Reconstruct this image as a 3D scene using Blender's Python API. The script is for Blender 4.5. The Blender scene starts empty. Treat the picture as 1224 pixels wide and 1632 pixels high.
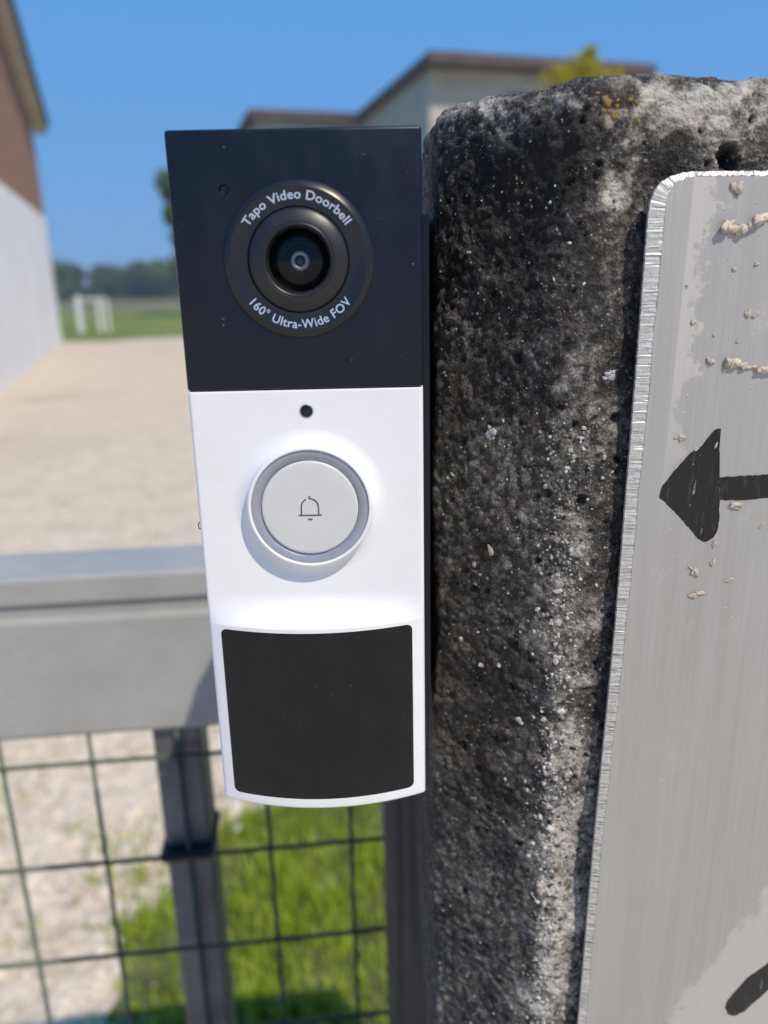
import bpy, bmesh, math, random
import numpy as np
from mathutils import Matrix, Vector
random.seed(7)
RNG = np.random.default_rng(11)
rad = math.radians
sc = bpy.context.scene
col = sc.collection

# ------------------------------------------------------------------ camera
cam = bpy.data.cameras.new('camera')
camo = bpy.data.objects.new('camera', cam); col.objects.link(camo)
CAM = Vector((0.0, -0.1573, 1.40))
R = Matrix(((0.99977351, 0.02128207, 0.0),
            (-0.00604977, 0.28420163, -0.95874545),
            (-0.02040409, 0.9585283, 0.28426601)))
camo.matrix_world = Matrix.Translation(CAM) @ R.to_4x4()
cam.sensor_fit = 'VERTICAL'; cam.sensor_height = 36.0
cam.lens = 36.0 * 1226.0 / 1632.0
cam.clip_start = 0.01; cam.clip_end = 3000
cam.dof.use_dof = True
cam.dof.focus_distance = 0.168
cam.dof.aperture_fstop = cam.lens / 2.5
sc.camera = camo

# ------------------------------------------------------------------ sky, sun, exposure
SUN = Vector((0.774, -1.0, 1.62)).normalized()          # towards the sun
w = bpy.data.worlds.new('World'); sc.world = w; w.use_nodes = True
nt = w.node_tree; nt.nodes.clear()
sky = nt.nodes.new('ShaderNodeTexSky'); sky.sky_type = 'NISHITA'; sky.sun_disc = False
sky.sun_elevation = math.asin(SUN.z)
sky.sun_rotation = math.atan2(SUN.x, SUN.y)
sky.altitude = 200; sky.air_density = 1.0; sky.dust_density = 0.05; sky.ozone_density = 3.0
bg = nt.nodes.new('ShaderNodeBackground'); bg.inputs[1].default_value = 0.085
wo = nt.nodes.new('ShaderNodeOutputWorld')
# the same tone curve over the whole sky: the deep, even blue of a clear dry day
sepc = nt.nodes.new('ShaderNodeSeparateColor'); comc = nt.nodes.new('ShaderNodeCombineColor')
nt.links.new(sky.outputs[0], sepc.inputs[0])
for i_, (g_, k_) in enumerate(((0.32, 1.16), (0.14, 3.40), (0.0, 8.5))):
    pw = nt.nodes.new('ShaderNodeMath'); pw.operation = 'POWER'; pw.inputs[1].default_value = g_
    ml = nt.nodes.new('ShaderNodeMath'); ml.operation = 'MULTIPLY'; ml.inputs[1].default_value = k_
    nt.links.new(sepc.outputs[i_], pw.inputs[0]); nt.links.new(pw.outputs[0], ml.inputs[0]); nt.links.new(ml.outputs[0], comc.inputs[i_])
nt.links.new(comc.outputs[0], bg.inputs[0]); nt.links.new(bg.outputs[0], wo.inputs[0])
sl = bpy.data.lights.new('sun', 'SUN'); sl.energy = 3.9; sl.angle = rad(0.53); sl.color = (1.0, 0.89, 0.735)
so = bpy.data.objects.new('sun', sl); col.objects.link(so)
so.rotation_euler = SUN.to_track_quat('Z', 'Y').to_euler(); so.location = (3, -6, 12)
sc.view_settings.view_transform = 'Standard'; sc.view_settings.look = 'None'
sc.view_settings.gamma = 1.0; sc.view_settings.use_curve_mapping = False
sc.view_settings.exposure = 0.06
sc.render.engine = 'CYCLES'
sc.cycles.use_denoising = True
try: sc.cycles.denoiser = 'OPENIMAGEDENOISE'
except Exception: pass
sc.cycles.max_bounces = 6; sc.cycles.sample_clamp_indirect = 4.0; sc.cycles.caustics_reflective = False; sc.cycles.caustics_refractive = False

# ------------------------------------------------------------------ helpers
def tag(o, label=None, cat=None, group=None, kind=None):
    if label: o['label'] = label
    if cat: o['category'] = cat
    if group: o['group'] = group
    if kind: o['kind'] = kind
    return o

def empty(name, loc=(0, 0, 0), rz=0.0):
    o = bpy.data.objects.new(name, None); col.objects.link(o)
    o.location = loc; o.rotation_euler = (0, 0, rz); o.empty_display_size = 0.05
    return o

def mk(name, v, f, mat, parent=None, smooth=False, loc=None):
    me = bpy.data.meshes.new(name)
    me.from_pydata([tuple(p) for p in v], [], [tuple(q) for q in f])
    me.validate(); me.update()
    if smooth: me.polygons.foreach_set('use_smooth', [True] * len(me.polygons))
    if mat: me.materials.append(mat)
    o = bpy.data.objects.new(name, me); col.objects.link(o)
    if parent: o.parent = parent
    if loc: o.location = loc
    return o

def from_bm(name, bm, mat, parent=None, smooth=False, loc=None):
    bmesh.ops.recalc_face_normals(bm, faces=bm.faces[:])
    me = bpy.data.meshes.new(name); bm.to_mesh(me); bm.free()
    if smooth: me.polygons.foreach_set('use_smooth', [True] * len(me.polygons))
    if mat: me.materials.append(mat)
    o = bpy.data.objects.new(name, me); col.objects.link(o)
    if parent: o.parent = parent
    if loc: o.location = loc
    return o

def link_copy(src, name, parent, loc=None, rot=None, scale=None):
    o = bpy.data.objects.new(name, src); col.objects.link(o)
    o.parent = parent
    if loc is not None: o.location = loc
    if rot is not None: o.rotation_euler = rot
    if scale is not None: o.scale = scale
    return o

def bm_box(bm, x0, x1, y0, y1, z0, z1):
    vs = [bm.verts.new(p) for p in ((x0,y0,z0),(x1,y0,z0),(x1,y1,z0),(x0,y1,z0),(x0,y0,z1),(x1,y0,z1),(x1,y1,z1),(x0,y1,z1))]
    for q in ((0,3,2,1),(4,5,6,7),(0,1,5,4),(1,2,6,5),(2,3,7,6),(3,0,4,7)):
        bm.faces.new([vs[i] for i in q])

def box(name, b, mat, parent=None, bevel=0.0, seg=2):
    bm = bmesh.new(); bm_box(bm, *b)
    if bevel:
        bmesh.ops.bevel(bm, geom=bm.edges[:], offset=bevel, segments=seg, affect='EDGES', profile=0.5)
    o = from_bm(name, bm, mat, parent)
    return o

def lathe_y(name, prof, mat, parent=None, n=96, smooth=True, cx=0.0, cz=0.0):
    """profile of (radius, y); axis along y through (cx, cz)"""
    v = []; f = []
    m = len(prof)
    for (r, y) in prof:
        for k in range(n):
            a = 2*math.pi*k/n
            v.append((cx + r*math.cos(a), y, cz + r*math.sin(a)))
    for i in range(m-1):
        for k in range(n):
            k2 = (k+1) % n
            f.append((i*n+k, i*n+k2, (i+1)*n+k2, (i+1)*n+k))
    if prof[-1][0] < 1e-7: pass
    o = mk(name, v, f, mat, parent, smooth)
    bm = bmesh.new(); bm.from_mesh(o.data); bmesh.ops.remove_doubles(bm, verts=bm.verts[:], dist=1e-7)
    bmesh.ops.recalc_face_normals(bm, faces=bm.faces[:]); bm.to_mesh(o.data); bm.free()
    return o

def auto_smooth(o, deg=35):
    """smooth shading with edges sharper than deg split"""
    bm = bmesh.new(); bm.from_mesh(o.data)
    for fa in bm.faces: fa.smooth = True
    for e in bm.edges:
        if len(e.link_faces) == 2 and e.calc_face_angle(0) > rad(deg): e.smooth = False
    bm.to_mesh(o.data); bm.free()
    return o

def tube(name, pts, r, mat, parent=None, n=8, rs=None, smooth=True):
    v = []; f = []
    pts = [Vector(p) for p in pts]
    prev = None
    for i, p in enumerate(pts):
        d = (pts[min(i+1, len(pts)-1)] - pts[max(i-1, 0)]).normalized()
        if prev is None:
            a = d.orthogonal().normalized()
        else:
            a = (prev - d*prev.dot(d)).normalized()
        prev = a; b = d.cross(a)
        rr = rs[i] if rs else r
        for k in range(n):
            t = 2*math.pi*k/n
            v.append(p + (a*math.cos(t) + b*math.sin(t))*rr)
    for i in range(len(pts)-1):
        for k in range(n):
            k2 = (k+1) % n
            f.append((i*n+k, i*n+k2, (i+1)*n+k2, (i+1)*n+k))
    f.append(tuple(range(n-1, -1, -1))); f.append(tuple(range((len(pts)-1)*n, len(pts)*n)))
    return mk(name, v, f, mat, parent, smooth)

# numpy value noise -------------------------------------------------
_perm = RNG.permutation(4096)
_val = RNG.random(4096)*2-1
def vnoise(P):
    Pi = np.floor(P).astype(np.int64); F = P - Pi
    F = F*F*F*(F*(F*6-15)+10)
    out = np.zeros(len(P))
    for dx in (0, 1):
        wx = F[:,0] if dx else 1-F[:,0]
        for dy in (0, 1):
            wy = F[:,1] if dy else 1-F[:,1]
            for dz in (0, 1):
                wz = F[:,2] if dz else 1-F[:,2]
                h = _perm[(Pi[:,0]+dx) & 4095]
                h = _perm[(h + Pi[:,1]+dy) & 4095]
                h = _perm[(h + Pi[:,2]+dz) & 4095]
                out += wx*wy*wz*_val[h]
    return out
def fbm(P, wl, octv=3, gain=0.5):
    o = np.zeros(len(P)); a = 1.0; s = 1.0/wl
    for i in range(octv):
        o += a*vnoise(P*s + 17.3*i); a *= gain; s *= 2.03
    return o

# ------------------------------------------------------------------ materials
class N:
    def __init__(self, name):
        self.m = bpy.data.materials.new(name); self.m.use_nodes = True
        self.t = self.m.node_tree; self.t.nodes.clear()
        self.out = self.t.nodes.new('ShaderNodeOutputMaterial')
        self.p = self.t.nodes.new('ShaderNodeBsdfPrincipled')
        self.t.links.new(self.p.outputs[0], self.out.inputs[0])
        self.tc = None
    def n(self, kind, **kw):
        x = self.t.nodes.new(kind)
        for k, v in kw.items(): setattr(x, k, v)
        return x
    def L(self, a, b): self.t.links.new(a, b)
    def obj(self):
        if not self.tc: self.tc = self.n('ShaderNodeTexCoord')
        return self.tc.outputs['Object']
    def mapped(self, scale=(1,1,1), rot=(0,0,0), loc=(0,0,0)):
        mp = self.n('ShaderNodeMapping'); mp.inputs['Scale'].default_value = scale
        mp.inputs['Rotation'].default_value = rot; mp.inputs['Location'].default_value = loc
        self.L(self.obj(), mp.inputs[0]); return mp.outputs[0]
    def noise(self, scale, detail=3, rough=0.5, vec=None, dist=0.0):
        x = self.n('ShaderNodeTexNoise'); x.inputs['Scale'].default_value = scale
        x.inputs['Detail'].default_value = detail; x.inputs['Roughness'].default_value = rough
        x.inputs['Distortion'].default_value = dist
        self.L(vec if vec is not None else self.obj(), x.inputs['Vector']); return x.outputs['Fac']
    def vor(self, scale, feature='F1', vec=None):
        x = self.n('ShaderNodeTexVoronoi', feature=feature); x.inputs['Scale'].default_value = scale
        self.L(vec if vec is not None else self.obj(), x.inputs['Vector']); return x
    def ramp(self, fac, stops, interp='LINEAR'):
        r = self.n('ShaderNodeValToRGB'); r.color_ramp.interpolation = interp
        e = r.color_ramp.elements
        while len(e) < len(stops): e.new(0.5)
        for i, (p, c) in enumerate(stops):
            e[i].position = p
            if not isinstance(c, (tuple, list)): c = (c, c, c)
            e[i].color = (*c, 1)
        self.L(fac, r.inputs[0]); return r.outputs[0]
    def math(self, op, a, b=None, clamp=False):
        x = self.n('ShaderNodeMath', operation=op); x.use_clamp = clamp
        for i, q in enumerate((a, b)):
            if q is None: continue
            if isinstance(q, (int, float)): x.inputs[i].default_value = q
            else: self.L(q, x.inputs[i])
        return x.outputs[0]
    def mix(self, fac, a, b):
        x = self.n('ShaderNodeMix', data_type='RGBA')
        for i, q in ((0, fac), (6, a), (7, b)):
            if isinstance(q, (int, float)): x.inputs[i].default_value = q
            elif isinstance(q, tuple): x.inputs[i].default_value = (*q, 1)
            else: self.L(q, x.inputs[i])
        return x.outputs[2]
    def bump(self, h, strength=0.5, dist=0.001, prev=None):
        x = self.n('ShaderNodeBump'); x.inputs['Strength'].default_value = strength
        x.inputs['Distance'].default_value = dist; self.L(h, x.inputs['Height'])
        if prev is not None: self.L(prev, x.inputs['Normal'])
        return x.outputs[0]
    def set(self, **kw):
        names = dict(color='Base Color', rough='Roughness', metal='Metallic', normal='Normal', spec='Specular IOR Level', coat='Coat Weight', coatr='Coat Roughness', aniso='Anisotropic', sss='Subsurface Weight', trans='Transmission Weight', ior='IOR', alpha='Alpha')
        for k, v in kw.items():
            i = self.p.inputs[names[k]]
            if isinstance(v, (int, float)): i.default_value = v
            elif isinstance(v, tuple): i.default_value = (*v, 1)
            else: self.L(v, i)
        return self.m

def simple(name, c, rough=0.6, metal=0.0, var=0.0, vs=5.0, spec=0.5, bump=0.0, bs=50.0, bd=0.001):
    m = N(name)
    if var:
        f = m.noise(vs, 4, 0.6)
        hi = tuple(min(1, q*(1+var)) for q in c); lo = tuple(q*(1-var) for q in c)
        m.set(color=m.ramp(f, [(0.3, lo), (0.7, hi)]))
    else: m.set(color=c)
    if bump: m.set(normal=m.bump(m.noise(bs, 4), bump, bd))
    return m.set(rough=rough, metal=metal, spec=spec)

def dusty(name, base, rough, seed, dens=900.0, spec=0.5, blue=0.0):
    """satin moulded plastic with specks of dust and faint wipe marks"""
    m = N(name)
    v = m.vor(dens, vec=m.mapped(loc=(seed, seed*1.7, 0)))
    sep = m.n('ShaderNodeSeparateColor'); m.L(v.outputs['Color'], sep.inputs[0])
    few = m.math('GREATER_THAN', sep.outputs[0], 0.93)
    near = m.math('LESS_THAN', v.outputs['Distance'], m.math('MULTIPLY', sep.outputs[1], 0.11))
    clus = m.math('GREATER_THAN', m.noise(130, 3, 0.6), m.math('ADD', 0.40, m.math('MULTIPLY', sep.outputs[2], 0.22)))
    speck = m.math('MULTIPLY', m.math('MULTIPLY', few, near), clus)
    haze = m.noise(160, 4, 0.6, m.mapped(scale=(1.0, 1.0, 0.5)))
    c0 = m.mix(m.ramp(haze, [(0.45, 0.0), (0.8, 1.0)]), base, tuple(min(1, q*1.3+0.002) for q in base))
    c = m.mix(m.math('MULTIPLY', speck, m.math('MULTIPLY', sep.outputs[2], 0.7)), c0, (0.50, 0.51, 0.54))
    rr = m.ramp(haze, [(0.3, rough-0.04), (0.75, rough+0.08)])
    nb = m.bump(m.noise(9000, 2), 0.10, 0.00008)
    return m.set(color=c, rough=rr, normal=nb, spec=spec)

M = {}
M['black'] = dusty('black_satin_plastic', (0.0036, 0.006, 0.0140), 0.33, 0.3, spec=0.38)
M['ringblack'] = dusty('black_fine_plastic', (0.010, 0.011, 0.014), 0.27, 1.9, 2200.0)
M['bezel'] = dusty('sparkling_black_bezel', (0.014, 0.014, 0.016), 0.37, 3.1, 3200.0)
M['pir'] = dusty('smoked_infrared_panel', (0.0085, 0.0085, 0.0098), 0.38, 5.3, 1000.0, spec=0.31)
def white_plastic():
    m = N('white_plastic')
    v = m.vor(500); sep = m.n('ShaderNodeSeparateColor'); m.L(v.outputs['Color'], sep.inputs[0])
    sp = m.math('MULTIPLY', m.math('GREATER_THAN', sep.outputs[0], 0.985), m.math('LESS_THAN', v.outputs['Distance'], 0.06))
    dirt = m.ramp(m.noise(120, 4, 0.6), [(0.5, 0.0), (0.9, 1.0)])
    c = m.mix(m.math('MULTIPLY', dirt, 0.45), (0.79, 0.785, 0.79), (0.68, 0.66, 0.63))
    c = m.mix(sp, c, (0.25, 0.22, 0.2))
    return m.set(color=c, rough=0.38, normal=m.bump(m.noise(7000, 2), 0.06, 0.00008), spec=0.45, sss=0.0)
M['white'] = white_plastic()
M['ringgrey'] = simple('silver_grey_ring', (0.36, 0.375, 0.42), 0.32, 0.35, var=0.06, vs=400)
M['button'] = simple('off_white_button', (0.60, 0.60, 0.585), 0.42, var=0.02, vs=300)
M['print'] = simple('pale_blue_print', (0.42, 0.50, 0.62), 0.5)
M['icon'] = simple('dark_grey_print', (0.075, 0.075, 0.09), 0.5)
M['glossblack'] = simple('gloss_black', (0.006, 0.006, 0.008), 0.10)
M['innerblack'] = simple('inner_black', (0.006, 0.007, 0.010), 0.35)
M['lensgrey'] = simple('lens_grey', (0.42, 0.43, 0.46), 0.4)
M['lensdark'] = simple('lens_dark_glass', (0.02, 0.022, 0.028), 0.08)
def lens_glass():
    m = N('lens_cover_glass')
    m.t.nodes.remove(m.p)
    tr = m.n('ShaderNodeBsdfTransparent'); tr.inputs[0].default_value = (0.80, 0.83, 0.88, 1)
    gl = m.n('ShaderNodeBsdfGlossy'); gl.inputs['Roughness'].default_value = 0.03
    fr = m.n('ShaderNodeFresnel'); fr.inputs['IOR'].default_value = 1.4
    mx = m.n('ShaderNodeMixShader'); m.L(fr.outputs[0], mx.inputs[0]); m.L(tr.outputs[0], mx.inputs[1]); m.L(gl.outputs[0], mx.inputs[2])
    m.L(mx.outputs[0], m.out.inputs[0]); return m.m
M['glass'] = lens_glass()

def concrete():
    m = N('weathered_concrete')
    at = m.n('ShaderNodeAttribute', attribute_name='stain_shade'); st = at.outputs['Fac']
    n0 = m.noise(60, 4, 0.6)
    hg = m.n('ShaderNodeAttribute', attribute_name='wear').outputs['Fac']
    n1 = m.noise(330, 6, 0.72, dist=0.3)
    n2 = m.noise(1700, 3, 0.6)
    v = m.vor(820); sep = m.n('ShaderNodeSeparateColor'); m.L(v.outputs['Color'], sep.inputs[0])
    v2 = m.vor(1900); sep2 = m.n('ShaderNodeSeparateColor'); m.L(v2.outputs['Color'], sep2.inputs[0])
    f = m.math('ADD', st, m.math('ADD', m.math('MULTIPLY', m.math('SUBTRACT', n1, 0.5), 0.75), m.math('MULTIPLY', hg, 0.10)))
    f = m.math('ADD', f, m.math('MULTIPLY', m.math('SUBTRACT', n2, 0.5), 0.95))
    f = m.math('ADD', f, m.math('MULTIPLY', m.math('SUBTRACT', n0, 0.5), 0.5), clamp=True)
    c = m.ramp(f, [(0.0, (0.016, 0.0152, 0.0145)), (0.25, (0.047, 0.043, 0.039)), (0.45, (0.115, 0.103, 0.091)), (0.68, (0.28, 0.252, 0.218)), (1.0, (0.54, 0.495, 0.435))])
    warm = m.ramp(m.noise(140, 3, 0.5, m.mapped(loc=(3, 5, 1))), [(0.5, 0.0), (0.72, 1.0)])
    c = m.mix(m.math('MULTIPLY', warm, 0.55), c, m.mix(0.5, c, (0.15, 0.105, 0.075)))
    # sand grains showing pale through the grime
    g1 = m.math('MULTIPLY', m.math('GREATER_THAN', sep.outputs[0], 0.90), m.math('LESS_THAN', v.outputs['Distance'], 0.30))
    g2 = m.math('MULTIPLY', m.math('GREATER_THAN', sep2.outputs[0], 0.86), m.math('LESS_THAN', v2.outputs['Distance'], 0.32))
    zone = m.ramp(m.math('ADD', m.noise(75, 3, 0.6, m.mapped(loc=(9, 2, 4))), m.math('MULTIPLY', st, 0.35)), [(0.42, 0.0), (0.66, 1.0)])
    g = m.math('MULTIPLY', m.math('MAXIMUM', g1, g2), zone)
    gc = m.ramp(sep.outputs[2], [(0.0, (0.36, 0.30, 0.24)), (0.5, (0.44, 0.41, 0.37)), (1.0, (0.26, 0.245, 0.23))])
    c = m.mix(m.math('MULTIPLY', g, 0.7), c, gc)
    h = m.math('ADD', m.math('ADD', m.math('MULTIPLY', n2, 0.6), m.math('MULTIPLY', n1, 0.35)), m.math('MULTIPLY', v.outputs['Distance'], -0.35))
    return m.set(color=c, rough=0.85, normal=m.bump(h, 1.0, 0.0012), spec=0.35)
M['concrete'] = concrete()
M['pebA'] = simple('cream_pebble', (0.46, 0.40, 0.33), 0.6, var=0.3, vs=900, bump=0.3, bs=2500, bd=0.0002)
M['pebB'] = simple('white_pebble', (0.58, 0.56, 0.53), 0.55, var=0.25, vs=900, bump=0.3, bs=2500, bd=0.0002)
M['pebC'] = simple('grey_pebble', (0.20, 0.185, 0.175), 0.6, var=0.4, vs=900, bump=0.3, bs=2500, bd=0.0002)
def grit_mat():
    m = N('sand_grit'); v = m.vor(700); sep = m.n('ShaderNodeSeparateColor'); m.L(v.outputs['Color'], sep.inputs[0])
    return m.set(color=m.ramp(sep.outputs[0], [(0.0, (0.05, 0.046, 0.042)), (0.4, (0.13, 0.118, 0.10)), (0.75, (0.30, 0.27, 0.23)), (1.0, (0.50, 0.47, 0.43))]), rough=0.7)
M['grit'] = grit_mat()
M['lichY'] = simple('yellow_lichen', (0.33, 0.23, 0.05), 0.9, var=0.5, vs=1500, bump=0.8, bs=3000, bd=0.0003)
M['lichW'] = simple('grey_white_lichen', (0.60, 0.60, 0.62), 0.9, var=0.15, vs=1500, bump=0.8, bs=3000, bd=0.0003)

def aluminium():
    m = N('brushed_aluminium')
    X = m.n('ShaderNodeSeparateXYZ'); m.L(m.obj(), X.inputs[0])
    x, z = X.outputs[0], X.outputs[2]
    br = m.noise(2600, 3, 0.6, m.mapped(scale=(1, 1, 0.012)))
    st = m.noise(260, 4, 0.6, m.mapped(scale=(1, 1, 0.05)))
    bl = m.noise(110, 5, 0.65)
    fine = m.noise(900, 5, 0.7)
    # residue of a film: a vertical band right of an old edge, thin below
    d1 = m.math('SUBTRACT', x, m.math('ADD', 0.0443, m.math('MULTIPLY', m.math('SUBTRACT', z, 0.255), 0.02)))
    edge1 = m.math('GREATER_THAN', d1, 0.0)
    wob = m.math('ADD', m.math('MULTIPLY', m.math('SUBTRACT', bl, 0.5), 0.022), m.math('MULTIPLY', m.math('SUBTRACT', fine, 0.5), 0.008))
    in1 = m.math('LESS_THAN', d1, m.math('ADD', 0.0035, wob))
    hi1 = m.ramp(z, [(0.225, 0.0), (0.262, 1.0)])
    f1 = m.math('MULTIPLY', m.math('MULTIPLY', edge1, in1), hi1)
    # patch at the lower right
    d2 = m.math('SUBTRACT', m.math('MULTIPLY', m.math('SUBTRACT', x, 0.0574), 1.62), m.math('SUBTRACT', z, 0.0865))
    d2 = m.math('ADD', d2, m.math('ADD', m.math('MULTIPLY', m.math('SUBTRACT', bl, 0.5), 0.030), m.math('MULTIPLY', m.math('SUBTRACT', fine, 0.5), 0.016)))
    f2 = m.ramp(d2, [(0.0, 0.0), (0.004, 1.0)])
    # blotches
    f3 = m.math('MULTIPLY', m.ramp(m.math('ADD', bl, m.math('MULTIPLY', m.math('SUBTRACT', fine, 0.5), 0.5)), [(0.60, 0.0), (0.70, 1.0)]), m.ramp(z, [(0.15, 0.15), (0.25, 0.8)]))
    film = m.math('MAXIMUM', m.math('MULTIPLY', f1, 0.55), m.math('MAXIMUM', m.math('MULTIPLY', f2, 0.45), m.math('MULTIPLY', f3, 0.40)))
    base = m.ramp(m.math('ADD', m.math('MULTIPLY', br, 0.5), m.math('MULTIPLY', st, 0.5)), [(0.35, (0.42, 0.40, 0.375)), (0.65, (0.48, 0.46, 0.435))])
    c = m.mix(film, base, (0.56, 0.52, 0.475))
    sp = m.vor(420); sep = m.n('ShaderNodeSeparateColor'); m.L(sp.outputs['Color'], sep.inputs[0])
    dots = m.math('MULTIPLY', m.math('GREATER_THAN', sep.outputs[0], 0.93), m.math('LESS_THAN', sp.outputs['Distance'], m.math('MULTIPLY', sep.outputs[1], 0.13)))
    c = m.mix(m.math('MULTIPLY', dots, 0.8), c, m.mix(m.math('GREATER_THAN', sep.outputs[2], 0.8), (0.68, 0.64, 0.58), (0.05, 0.05, 0.05)))
    met = m.math('MULTIPLY', m.math('SUBTRACT', 1.0, m.math('MAXIMUM', film, dots)), 0.45)
    rg = m.ramp(m.math('MAXIMUM', film, m.math('MULTIPLY', st, 0.5)), [(0.0, 0.42), (1.0, 0.75)])
    nb = m.bump(br, 0.10, 0.0002)
    nb = m.bump(film, 0.35, 0.00015, nb)
    return m.set(color=c, metal=met, rough=rg, normal=nb)
M['alu'] = aluminium()
def filed():
    m = N('filed_bright_aluminium')
    f = m.noise(3000, 3, 0.6)
    c = m.ramp(f, [(0.3, (0.50, 0.47, 0.43)), (0.7, (0.76, 0.73, 0.68))])
    return m.set(color=c, metal=0.40, rough=m.ramp(f, [(0.3, 0.36), (0.7, 0.6)]))
M['filed'] = filed()
M['putty'] = simple('dried_putty', (0.56, 0.475, 0.38), 0.85, var=0.3, vs=700, bump=0.5, bs=1800, bd=0.0004)
def marker():
    m = N('black_marker_ink')
    s = m.noise(700, 4, 0.7, m.mapped(scale=(1, 1, 0.22), rot=(0, rad(-32), 0)))
    k = m.noise(2500, 3, 0.6)
    t = m.ramp(m.math('ADD', m.math('MULTIPLY', s, 0.75), m.math('MULTIPLY', k, 0.25)), [(0.54, 0.0), (0.78, 1.0)])
    c = m.mix(t, (0.007, 0.007, 0.010), (0.075, 0.075, 0.08))
    gap = m.noise(620, 3, 0.6, m.mapped(scale=(1, 1, 0.16), loc=(0.4, 0, 0.2)))
    m.set(alpha=m.ramp(m.math('ADD', m.math('MULTIPLY', gap, 0.8), m.math('MULTIPLY', k, 0.2)), [(0.625, 1.0), (0.66, 0.2)]))
    return m.set(color=c, rough=m.ramp(s, [(0.3, 0.22), (0.7, 0.5)]), spec=0.5, normal=m.bump(s, 0.35, 0.0003))
M['marker'] = marker()
def galv():
    m = N('galvanised_steel')
    a = m.noise(28, 4, 0.6); b = m.vor(70); sep = m.n('ShaderNodeSeparateColor'); m.L(b.outputs['Color'], sep.inputs[0])
    f = m.math('ADD', m.math('MULTIPLY', a, 0.92), m.math('MULTIPLY', sep.outputs[0], 0.08))
    c = m.ramp(f, [(0.25, (0.32, 0.315, 0.30)), (0.55, (0.37, 0.365, 0.35)), (0.85, (0.43, 0.425, 0.41))])
    return m.set(color=c, metal=0.12, rough=0.65)
M['galv'] = galv()
M['shadesteel'] = simple('shaded_steel', (0.13, 0.13, 0.14), 0.5, 0.2, var=0.35, vs=30)  # cast shade on the stile put into its steel colour; spacers share it
M['strap'] = simple('black_rubber_strap', (0.010, 0.012, 0.018), 0.5)
M['wire'] = simple('green_coated_wire', (0.085, 0.11, 0.09), 0.5, var=0.35, vs=40)
M['wire_shaded'] = simple('shaded_green_wire', (0.035, 0.06, 0.042), 0.5, var=0.35, vs=40)  # darker copy of the wire colour, shade painted in right of the stile

def gravel_mat():
    m = N('pale_gravel')
    a = m.noise(0.35, 4, 0.6); b = m.noise(3.5, 5, 0.65); c3 = m.vor(38); d = m.noise(60, 3)
    sep = m.n('ShaderNodeSeparateColor'); m.L(c3.outputs['Color'], sep.inputs[0])
    f = m.math('ADD', m.math('MULTIPLY', b, 0.6), m.math('MULTIPLY', sep.outputs[0], 0.4))
    c = m.ramp(f, [(0.25, (0.42, 0.35, 0.255)), (0.5, (0.61, 0.51, 0.385)), (0.8, (0.70, 0.61, 0.485))])
    weed = m.ramp(m.math('ADD', m.math('MULTIPLY', a, 0.7), m.math('MULTIPLY', b, 0.3)), [(0.54, 0.0), (0.68, 1.0)])
    c = m.mix(m.math('MULTIPLY', weed, 0.5), c, (0.20, 0.20, 0.10))
    return m.set(color=c, rough=0.95, normal=m.bump(c3.outputs['Distance'], 0.6, 0.012), spec=0.2)
M['gravel'] = gravel_mat()
M['stoneA'] = simple('gravel_stone', (0.64, 0.56, 0.45), 0.9, var=0.3, vs=25, spec=0.2)
M['soil'] = simple('turf_soil', (0.11, 0.12, 0.045), 0.95, var=0.5, vs=14, spec=0.1)
def grass_mat(name, c1, c2, c3):
    m = N(name)
    f = m.noise(9, 4, 0.7)
    c = m.ramp(f, [(0.3, c1), (0.52, c2), (0.75, c3)])
    m.set(color=c, rough=0.6, spec=0.3)
    m.p.inputs['Subsurface Weight'].default_value = 0.0
    tr = m.n('ShaderNodeBsdfTranslucent'); m.L(c, tr.inputs[0])
    mx = m.n('ShaderNodeMixShader'); mx.inputs[0].default_value = 0.35
    m.L(m.p.outputs[0], mx.inputs[1]); m.L(tr.outputs[0], mx.inputs[2]); m.L(mx.outputs[0], m.out.inputs[0])
    return m.m
M['grass'] = grass_mat('lawn_grass', (0.19, 0.29, 0.02), (0.34, 0.44, 0.035), (0.50, 0.50, 0.11))
M['leaf'] = grass_mat('tree_leaf', (0.09, 0.15, 0.05), (0.14, 0.21, 0.07), (0.20, 0.27, 0.09))
M['gold'] = grass_mat('golden_conifer_foliage', (0.26, 0.25, 0.012), (0.46, 0.41, 0.018), (0.60, 0.52, 0.03))
M['wood'] = grass_mat('far_wood_foliage', (0.08, 0.12, 0.045), (0.12, 0.17, 0.06), (0.17, 0.21, 0.08))
M['bark'] = simple('bark', (0.10, 0.075, 0.05), 0.95, var=0.4, vs=4)
M['meadow'] = simple('meadow_grass', (0.17, 0.21, 0.055), 0.95, var=0.35, vs=0.35, spec=0.1)
M['crop'] = simple('ripe_crop', (0.17, 0.165, 0.085), 0.95, var=0.25, vs=0.2, spec=0.1)
M['plaster'] = simple('white_plaster', (0.90, 0.88, 0.855), 0.9, var=0.07, vs=1.2, spec=0.2)
def brick_mat():
    m = N('red_brick')
    b = m.n('ShaderNodeTexBrick'); b.inputs['Scale'].default_value = 4.0
    b.inputs['Color1'].default_value = (0.40, 0.195, 0.125, 1); b.inputs['Color2'].default_value = (0.32, 0.155, 0.10, 1)
    b.inputs['Mortar'].default_value = (0.34, 0.27, 0.21, 1); b.inputs['Mortar Size'].default_value = 0.02
    m.L(m.mapped(rot=(rad(90), 0, 0)), b.inputs['Vector'])
    return m.set(color=b.outputs['Color'], rough=0.9, spec=0.2)
M['brick'] = brick_mat()
M['soffit'] = simple('beige_soffit', (0.46, 0.42, 0.36), 0.9, var=0.1, vs=2)
M['fascia'] = simple('dark_fascia', (0.05, 0.042, 0.038), 0.7, var=0.2, vs=3)
M['roof'] = simple('brown_roof', (0.105, 0.068, 0.058), 0.85, var=0.3, vs=2)
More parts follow.
